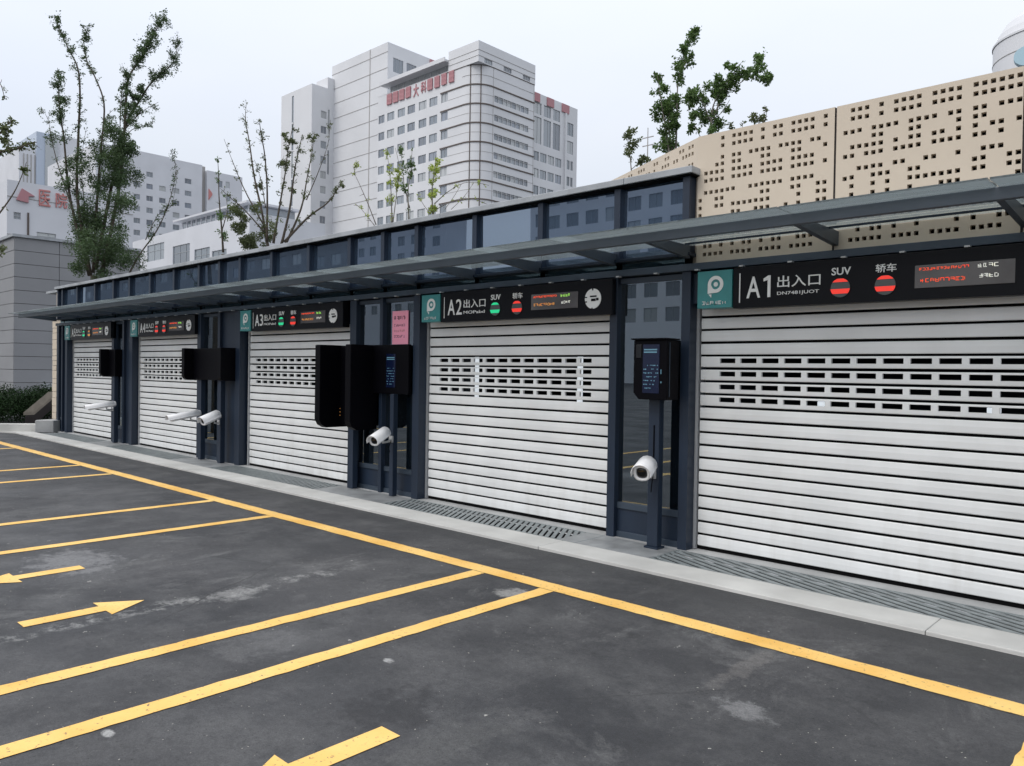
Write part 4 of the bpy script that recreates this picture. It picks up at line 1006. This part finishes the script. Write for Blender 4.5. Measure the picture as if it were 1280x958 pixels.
# grey panelled building near, at left edge
GB = thing('grey_clad_building', 'plain grey building clad in large flat panels at the left edge', 'building', (-47, 15, 0))
Xg = -45.0; pg = ps(18, 296, Xg); zG = pg.z; yg0 = pg.y; yg1 = 17.6
MB().box(Xg-9, Xg-.08, yg0+.08, yg1, 0, zG-.02).build('core', 'belt', GB)
rh = zG/12
for j in range(12):
    for k in range(3):
        a = yg0+(yg1-yg0)*k/3; b = yg0+(yg1-yg0)*(k+1)/3
        MB().box(Xg-.08, Xg+rnd.uniform(0,.008), a+.012, b-.012, rh*j+.012, rh*(j+1)-.012).build('panel', 'greypanel', GB)
    for k in range(3):
        MB().box(Xg-3*(k+1)+.012, Xg-3*k-.012, yg0-rnd.uniform(0,.008), yg0+.08, rh*j+.012, rh*(j+1)-.012).build('panel', 'greypanel', GB)
MB().box(Xg-9.1, Xg+.12, yg0-.12, yg1, zG, zG+.14).build('coping', 'cap', GB)
MB().box(Xg-.02, Xg+.35, yg0+1.2, yg1, .35, .62).build('plinth', 'cap', GB)
# right edge round tower
RT_ = thing('round_white_tower', 'round white tower with a domed top and blue disc, cut by the right edge', 'tower', (-12, 116, 0))
pl = at(1252, 70, 112); rad = 7.5; dirr = RT.copy(); dirr.z = 0; cxr = pl+dirr.normalized()*rad
zr0 = at(1275, 52, 112).z; zr1 = at(1300, 14, 112).z
drum(cxr.x, cxr.y, [(rad,0),(rad,zr0)], 64, 'wall', 'tower', RT_)
drum(cxr.x, cxr.y, [(rad+.12,zr0),(rad+.12,zr0+.3),(rad*.98,zr0+.4),(rad*.93,zr0+1.5),(rad*.82,zr0+2.9),(rad*.66,zr0+4.1),(rad*.4,zr0+5.0),(.05,zr0+5.4)], 64, 'dome', 'tower', RT_)
for z_ in (zr0-2.5, zr0-5.0, zr0-7.5): drum(cxr.x, cxr.y, [(rad+.01,z_),(rad+.06,z_),(rad+.06,z_+.10),(rad+.01,z_+.10)], 64, 'band', 'joint_l', RT_)
drum(cxr.x+.0, cxr.y, [(2.2,zr0+3),(2.2,zr0+22),(.01,zr0+22)], 32, 'mast', 'tower', RT_)
M['blue'] = mat('sky_blue_disc', (.36, .52, .60), .5)
pd = at(1283, 71, 112-7.0); dn = (Vector((0,0,pd.z))-pd); dn.z = 0; dn.normalize(); du = Vector((0,0,1)).cross(dn)
mb = MB(); n = 24
ff = [pd+du*(1.45*math.cos(2*math.pi*k/n))+Vector((0,0,1.3*math.sin(2*math.pi*k/n))) for k in range(n)]
mb.v = [tuple(p+dn*.5) for p in ff]+[tuple(p-dn*.6) for p in ff]; mb.f = [tuple(range(n))]+[(k, (k+1) % n, n+(k+1) % n, n+k) for k in range(n)]; mb.mi = [0]*(n+1)
mb.build('blue_disc', 'blue', RT_)

# --- buildings behind the viewer, seen mirrored in the dark glass
def block(name, lab, x0, x1, y1, h, wd, ww, wh, st, wm, z00=3):
    t = thing(name, lab, 'building', ((x0+x1)/2, y1, 0), 'blocks mirrored in the glass band')
    ws = []; z = z00
    while z+wh < h-1:
        x = x0+1.2
        while x+ww < x1-.5: ws.append((x, z, ww, wh)); x += wd
        z += st
    ws = ws[:280]
    # a wall that faces +Y towards the garage
    wl = [(-(q[0]+q[2]), q[1], q[2], q[3]) for q in ws]
    facade(t, Vector((0,y1,0)), -X_, Y_, -x1, -x0, 0, h, wl, wm)
    boxwalls(t, x0, x1, y1-6, y1, 0, h, wm, 'sewt'); return t
block('mirrored_office', 'pale office block with window rows, visible only mirrored in the right glass panes', -93, -58, -95, 52, 4.1, 2.6, 2.3, 4.0, 'white_tile', 10)
block('mirrored_slab', 'grey residential slab, visible only mirrored in the middle glass panes', -150, -115, -95, 46, 4.3, 2.2, 2.0, 3.6, 'white_wall', 14)
block('mirrored_dark_block', 'long dark grey block added out of view to darken the reflections in the far left glass panes', -330, -162, -95, 42, 7.5, 4.4, 2.8, 6.2, 'greypanel', 4)  # invented block, tall and dark so the far panes mirror less sky

# ------------------------------------------------------------------ trees
def smooth_poly(pts, n=5):
    pts = [Vector(p) for p in pts]; o = []
    P = [pts[0]]+pts+[pts[-1]]
    for i in range(1, len(P)-2):
        for k in range(n):
            t = k/n; a, b, c, d = P[i-1], P[i], P[i+1], P[i+2]
            o.append(.5*((2*b)+(c-a)*t+(2*a-5*b+4*c-d)*t*t+(3*b-a-3*c+d)*t**3))
    o.append(pts[-1]); return o
def tree(lab, cat, dep, base_px, limbs, leafs, bark, leafmt, lsize, seed, r0=.09, group=None, twig=1.0, spread=.8, limb=1.0, dm=1.0):
    """limbs: [(list of picture points, start radius, leaves per metre, leaf ball radius)] placed in space round depth dep"""
    rr = random.Random(seed); b = at(base_px[0], base_px[1], dep); base = Vector((b.x, b.y, 0))
    t = thing('street_tree', lab, cat, base, group)
    tr = MB(); lf = MB()
    tr.tube(smooth_poly([base-Vector((0,0,.1)), base*.6+Vector((b.x,b.y,b.z))*.4, b], 4), [r0*1.5-(r0*.5)*k/8 for k in range(9)], 8)
    for li, (pp, rad, dens, ball) in enumerate(limbs):
        sgn = rr.choice((-1, 1)); off = rr.uniform(.3, 1)*sgn*spread
        P3 = []
        for k, (x, y) in enumerate(pp):
            tt = k/max(1, len(pp)-1); P3.append(at(x, y, dep+off*tt))
        P3[0] = P3[0] if rad < r0*.6 else b.lerp(P3[0], .75)
        sp = smooth_poly(P3, 5); L = sum((q-p).length for p, q in zip(sp, sp[1:])); n = len(sp)
        rad *= limb; tr.tube(sp, [max(.005, rad*(1-.88*(k/(n-1))**.7)) for k in range(n)], 6)
        if dens <= 0: continue
        nl = int(L*dens*dm)
        # short side twigs carrying the leaves
        ntw = max(3, int(L*5*twig))
        heads = []
        for _ in range(ntw):
            s_ = (rr.random()**.8)*(n-2)*.93+.07*(n-2); i = int(s_); p = sp[i].lerp(sp[i+1], s_-i); d = (sp[i+1]-sp[i]).normalized()
            q = p+(d*rr.uniform(.2,.9)+Vector((rr.gauss(0,1), rr.gauss(0,1), rr.gauss(.15,1))).normalized()*rr.uniform(.5,1)).normalized()*ball*rr.uniform(.5,1.3)
            mid = p.lerp(q, .5)+Vector((rr.uniform(-.05,.05), rr.uniform(-.05,.05), .03))*ball*2
            tr.tube([p, mid, q], [.007, .005, .003], 4, cap=False); heads.append((p, mid, q))
        cl = [rr.random()**1.5 for _ in heads]; tot = sum(cl)
        for (p, mid, q), c_ in zip(heads, cl):
            for _ in range(int(nl*c_/tot)+1):
                f = rr.random(); o = p.lerp(q, f)+Vector((rr.gauss(0,1), rr.gauss(0,1), rr.gauss(0,1)))*ball*.16
                a = ((q-p).normalized()*.5+Vector((rr.gauss(0,1), rr.gauss(0,1), rr.gauss(-.2,.8)))).normalized(); s_ = lsize*rr.uniform(.6,1.3)
                c2 = a.cross(Vector((rr.gauss(0,1), rr.gauss(0,1), rr.gauss(0,1)))).normalized()
                lf.add([o, o+a*s_*.5+c2*s_*.28, o+a*s_, o+a*s_*.5-c2*s_*.28], [(0,1,2,3)])
    for (c, r_px, n) in leafs:
        cp = at(c[0], c[1], dep+rr.uniform(-.5,.5)*spread); r_ = r_px*dep/CF
        n = int(n*(1+(dm-1)*.6)); q = leafcloud([(cp+Vector((rr.gauss(0,.45), rr.gauss(0,.45), rr.gauss(0,.45)))*r_, r_*rr.uniform(.3,.6)) for _ in range(7)], n, lsize, rr.randint(0, 9999))
        lf.add(q.v, q.f)
    tr.build('trunk', bark, t, smooth=True)
    if lf.v: lf.build('crown', leafmt, t)
    return t
tree('tallest tree, dark upright branches dense with small leaves behind the far end of the garage', 'tree', 24.5, (118, 345),
 [([(110,345),(88,250),(80,175),(74,130),(72,85)], .10, 150, .28), ([(112,345),(97,250),(98,170),(100,120),(97,85),(85,60),(74,35),(70,20)], .10, 75, .22),
  ([(116,340),(122,240),(127,180),(130,130),(118,95),(108,75),(105,50),(112,33)], .09, 75, .22), ([(120,335),(137,245),(150,185),(160,150),(172,130),(188,105),(205,90),(218,75),(223,50)], .12, 150, .32),
  ([(130,345),(148,240),(155,170),(158,120),(162,95),(175,75),(185,55),(200,30),(206,20)], .12, 170, .32), ([(160,345),(175,318),(195,290),(207,265),(215,240),(220,210),(213,188)], .06, 30, .2),
  ([(90,260),(72,205),(64,170),(60,150),(51,133)], .04, 60, .2), ([(150,205),(150,160),(152,120),(158,95),(155,88)], .04, 90, .25), ([(158,160),(172,145),(185,135),(198,128)], .04, 90, .25), ([(150,190),(162,165),(178,158),(193,152)], .035, 70, .2),
  ([(122,250),(128,200),(133,150),(145,135)], .04, 60, .22), ([(182,300),(197,270),(215,255),(222,212)], .03, 20, .15), ([(110,300),(104,240),(102,200),(108,160)], .04, 90, .25)],
 [((148,190),20,900), ((140,215),22,1100), ((152,165),16,700), ((158,140),12,350), ((128,232),22,700), ((112,215),18,330), ((118,265),28,1000), ((150,245),24,1100), ((140,285),30,1400), ((122,318),28,2400), ((108,290),20,1000), ((135,200),24,1500), ((160,180),16,1000), ((125,270),24,1500), ((170,120),9,500), ((97,200),12,450), ((150,312),28,1200), ((100,300),18,700), ((102,335),16,700), ((165,330),16,400), ((178,110),8,250), ((92,235),14,350), ((78,128),8,220), ((180,68),9,250), ((190,48),8,200), ((75,90),6,110), ((162,222),14,420)],
 'bark', 'leaf_dark', .062, 3, .11, None, 1.5, .9, .55, 2.4)
tree('sparse tree of long thin bare branches with few leaves in the gap before the hall', 'tree', 21, (335, 312),
 [([(335,308),(328,268),(318,222),(312,180),(307,150),(308,128)], .05, 30, .16), ([(333,300),(334,240),(331,195),(326,165),(324,148)], .045, 28, .15), ([(344,302),(350,255),(356,220),(360,188),(367,153)], .045, 60, .14),
  ([(357,306),(362,262),(368,215),(374,186),(378,168)], .05, 26, .16), ([(365,302),(376,262),(384,222),(390,190),(393,165)], .045, 40, .15), ([(362,300),(385,272),(408,255),(420,240),(428,226)], .05, 55, .14),
  ([(330,282),(312,250),(300,225),(290,200),(280,174)], .03, 10, .1), ([(330,290),(305,262),(285,245),(275,235)], .03, 25, .12), ([(383,250),(398,215),(410,180),(413,150)], .02, 8, .1),
  ([(332,260),(326,225),(318,200)], .02, 30, .12)],
 [((296,266),11,420), ((302,284),12,560), ((310,298),14,620), ((306,308),12,400), ((322,262),8,160), ((334,298),13,420), ((358,170),5,110), ((352,205),5,110), ((364,240),5,90), ((324,232),6,110), ((345,285),12,150), ((365,178),6,110), ((360,205),5,60), ((388,172),5,80), ((428,232),3,40)], 'bark', 'leaf_olive', .055, 5, .075, None, 1.3, .9, .85, 2.6)
tree('slim young tree with greenish stem beside the low annex roof', 'sapling', 21.5, (279, 318),
 [([(279,315),(277,285),(274,250),(273,215),(272,196)], .035, 45, .14), ([(277,290),(284,262),(281,240)], .02, 40, .13)], [((276,270),6,120), ((278,296),7,160)], 'bark', 'leaf_mid', .06, 8, .05, None, 1, .5)
tree('leafless looking sapling with sparse yellow leaves left of the main tower', 'sapling', 19, (470, 284),
 [([(470,280),(460,255),(450,232),(443,215),(447,203)], .014, 22, .10), ([(468,282),(452,262),(444,255)], .010, 22, .10)], [], 'bark', 'leaf_yel', .055, 9, .022, 'yellow green saplings behind the glass band', 1.2, .4, 1, 2.0)
tree('tall wispy sapling with pale green leaves before the tower windows', 'sapling', 18.5, (490, 282),
 [([(490,280),(489,245),(487,215),(483,186)], .022, 70, .13), ([(491,280),(496,240),(499,210),(494,185)], .016, 60, .13)], [((489,250),6,60), ((497,222),6,60)], 'bark_pale', 'leaf_yel', .055, 10, .03, 'yellow green saplings behind the glass band', 1.2, .4, 1, 2.0)
tree('sapling with drooping light leaves between its paler neighbours', 'sapling', 18, (512, 276),
 [([(511,275),(510,240),(514,210),(515,186)], .020, 60, .13), ([(512,260),(505,230),(503,205),(500,183)], .016, 60, .13)], [((514,205),6,70), ((506,235),6,50)], 'bark_pale', 'leaf_mid', .055, 12, .03, 'yellow green saplings behind the glass band', 1.2, .4, 1, 2.0)
tree('densest yellow green sapling, right before the rounded tower corner', 'sapling', 17.5, (542, 268),
 [([(541,268),(540,240),(543,215),(545,193)], .024, 120, .13), ([(543,255),(560,240),(580,229),(598,229),(611,232)], .014, 14, .09), ([(545,262),(570,250),(590,249),(610,256)], .012, 4, .07), ([(556,262),(568,245),(577,230)], .008, 0, .07), ([(538,268),(527,252),(524,240)], .012, 20, .08), ([(564,262),(580,246),(592,229)], .008, 4, .07)],
 [((541,242),6,150), ((543,215),6,140), ((540,262),6,110)], 'bark_pale', 'leaf_yel', .055, 14, .035, 'yellow green saplings behind the glass band', 1.2, .4, 1, 2.0)
gp = 'leafy trees behind the perforated wall'
tree('bushy green tree rising above the low end of the angled perforated wall', 'tree', 15.5, (840, 215),
 [([(838,200),(832,160),(826,125),(822,95)], .04, 130, .18), ([(846,195),(846,150),(847,110),(852,80),(860,55),(868,38)], .035, 110, .15), ([(842,190),(836,160),(838,135),(846,125)], .03, 110, .18), ([(848,100),(856,78),(866,72)], .015, 120, .12)],
 [((866,41),9,200), ((854,60),6,110), ((862,73),7,130), ((847,84),9,170), ((850,96),7,110), ((828,108),9,160), ((827,122),11,260), ((826,142),12,330), ((836,148),12,330), ((842,160),9,220), ((832,170),11,230), ((836,185),11,260), ((845,128),8,170), ((822,96),5,70)], 'bark_pale', 'leaf_mid', .062, 21, .05, gp, 1.3, .5, .65, 2.0)
tree('wider leafy tree whose crown leans right over the perforated wall', 'tree', 15, (888, 200),
 [([(889,190),(889,160),(891,135),(900,115),(915,95),(925,82)], .045, 130, .18), ([(893,130),(908,112),(925,104),(938,92),(947,78),(957,70)], .03, 100, .15), ([(889,155),(878,128),(868,118),(862,112)], .025, 110, .16), ([(890,150),(903,140),(912,125)], .02, 90, .14), ([(886,190),(872,165),(863,148),(860,130)], .02, 60, .15), ([(889,168),(898,160),(906,152)], .012, 60, .1)],
 [((952,76),9,210), ((946,92),9,180), ((957,99),9,180), ((962,95),5,70), ((924,92),11,280), ((912,100),11,280), ((898,102),9,190), ((904,112),10,230), ((890,122),12,320), ((872,118),11,250), ((866,124),9,200), ((884,140),11,280), ((896,152),8,160), ((868,145),7,120), ((863,160),6,110), ((912,84),4,60), ((908,80),4,50), ((890,165),6,100)], 'bark_pale', 'leaf_mid', .062, 22, .05, gp, 1.3, .5, .65, 2.0)
tree('lone short twig cluster just over the perforated wall edge', 'sapling', 14.5, (955, 175),
 [([(952,170),(950,155),(947,145)], .012, 120, .09), ([(950,158),(958,145),(956,132)], .008, 60, .06), ([(949,150),(955,141),(962,138)], .008, 30, .05), ([(925,175),(920,165),(913,158)], .012, 90, .09), ([(925,172),(928,158),(926,153)], .010, 60, .07)], [((945,144),6,110), ((941,148),4,50), ((954,150),4,60), ((913,159),5,70)], 'bark_pale', 'leaf_olive', .06, 23, .02, gp, 1, .2)
tree('small isolated tree at the low left end of the angled perforated wall', 'sapling', 19, (790, 230),
 [([(790,225),(788,200),(785,180),(788,162)], .02, 100, .16), ([(789,212),(798,205),(806,200)], .012, 40, .1)], [((785,170),7,110), ((791,182),8,160), ((784,190),5,80), ((793,165),4,60), ((806,197),7,150), ((800,205),5,90)], 'bark_pale', 'leaf_olive', .075, 24, .03, gp, 1, .3)
tree('near tree cut by the left edge, a few leafy twigs reaching into frame', 'tree', 15, (-70, 330),
 [([(-70,320),(-45,240),(-25,200),(0,190),(22,186),(35,180),(46,178)], .05, 80, .13), ([(-60,260),(-30,200),(-10,180),(5,160),(16,150)], .04, 90, .15), ([(-50,250),(-25,150),(-8,120),(0,105),(6,124)], .03, 12, .08), ([(-40,330),(-15,285),(3,262),(18,240),(28,218),(33,203)], .03, 6, .08), ([(-60,330),(-20,330),(0,320),(4,300)], .02, 40, .1)],
 [((6,162),8,150), ((14,152),5,70), ((5,175),7,130), ((28,184),5,80), ((40,181),5,80), ((31,213),4,90), ((10,190),5,60), ((2,312),5,60)], 'bark', 'leaf_olive', .06, 31, .07, None, 1, .4)
# thin aerial mast far away
AM = thing('aerial_mast', 'thin pale lattice mast far off between the small tree and bushy tree', 'mast', at(806, 210, 260)*1)
p = at(810, 160, 260); MB().tube([(p.x, p.y, 0), (p.x, p.y, p.z)], [.9, .15], 6).build('pole', 'joint_l', AM)
for d_ in (182, 172): q = at(810, d_, 260); MB().box(q.x-2.2, q.x+2.2, q.y-.1, q.y+.1, q.z-.15, q.z+.15).build('crossarm', 'joint_l', AM)
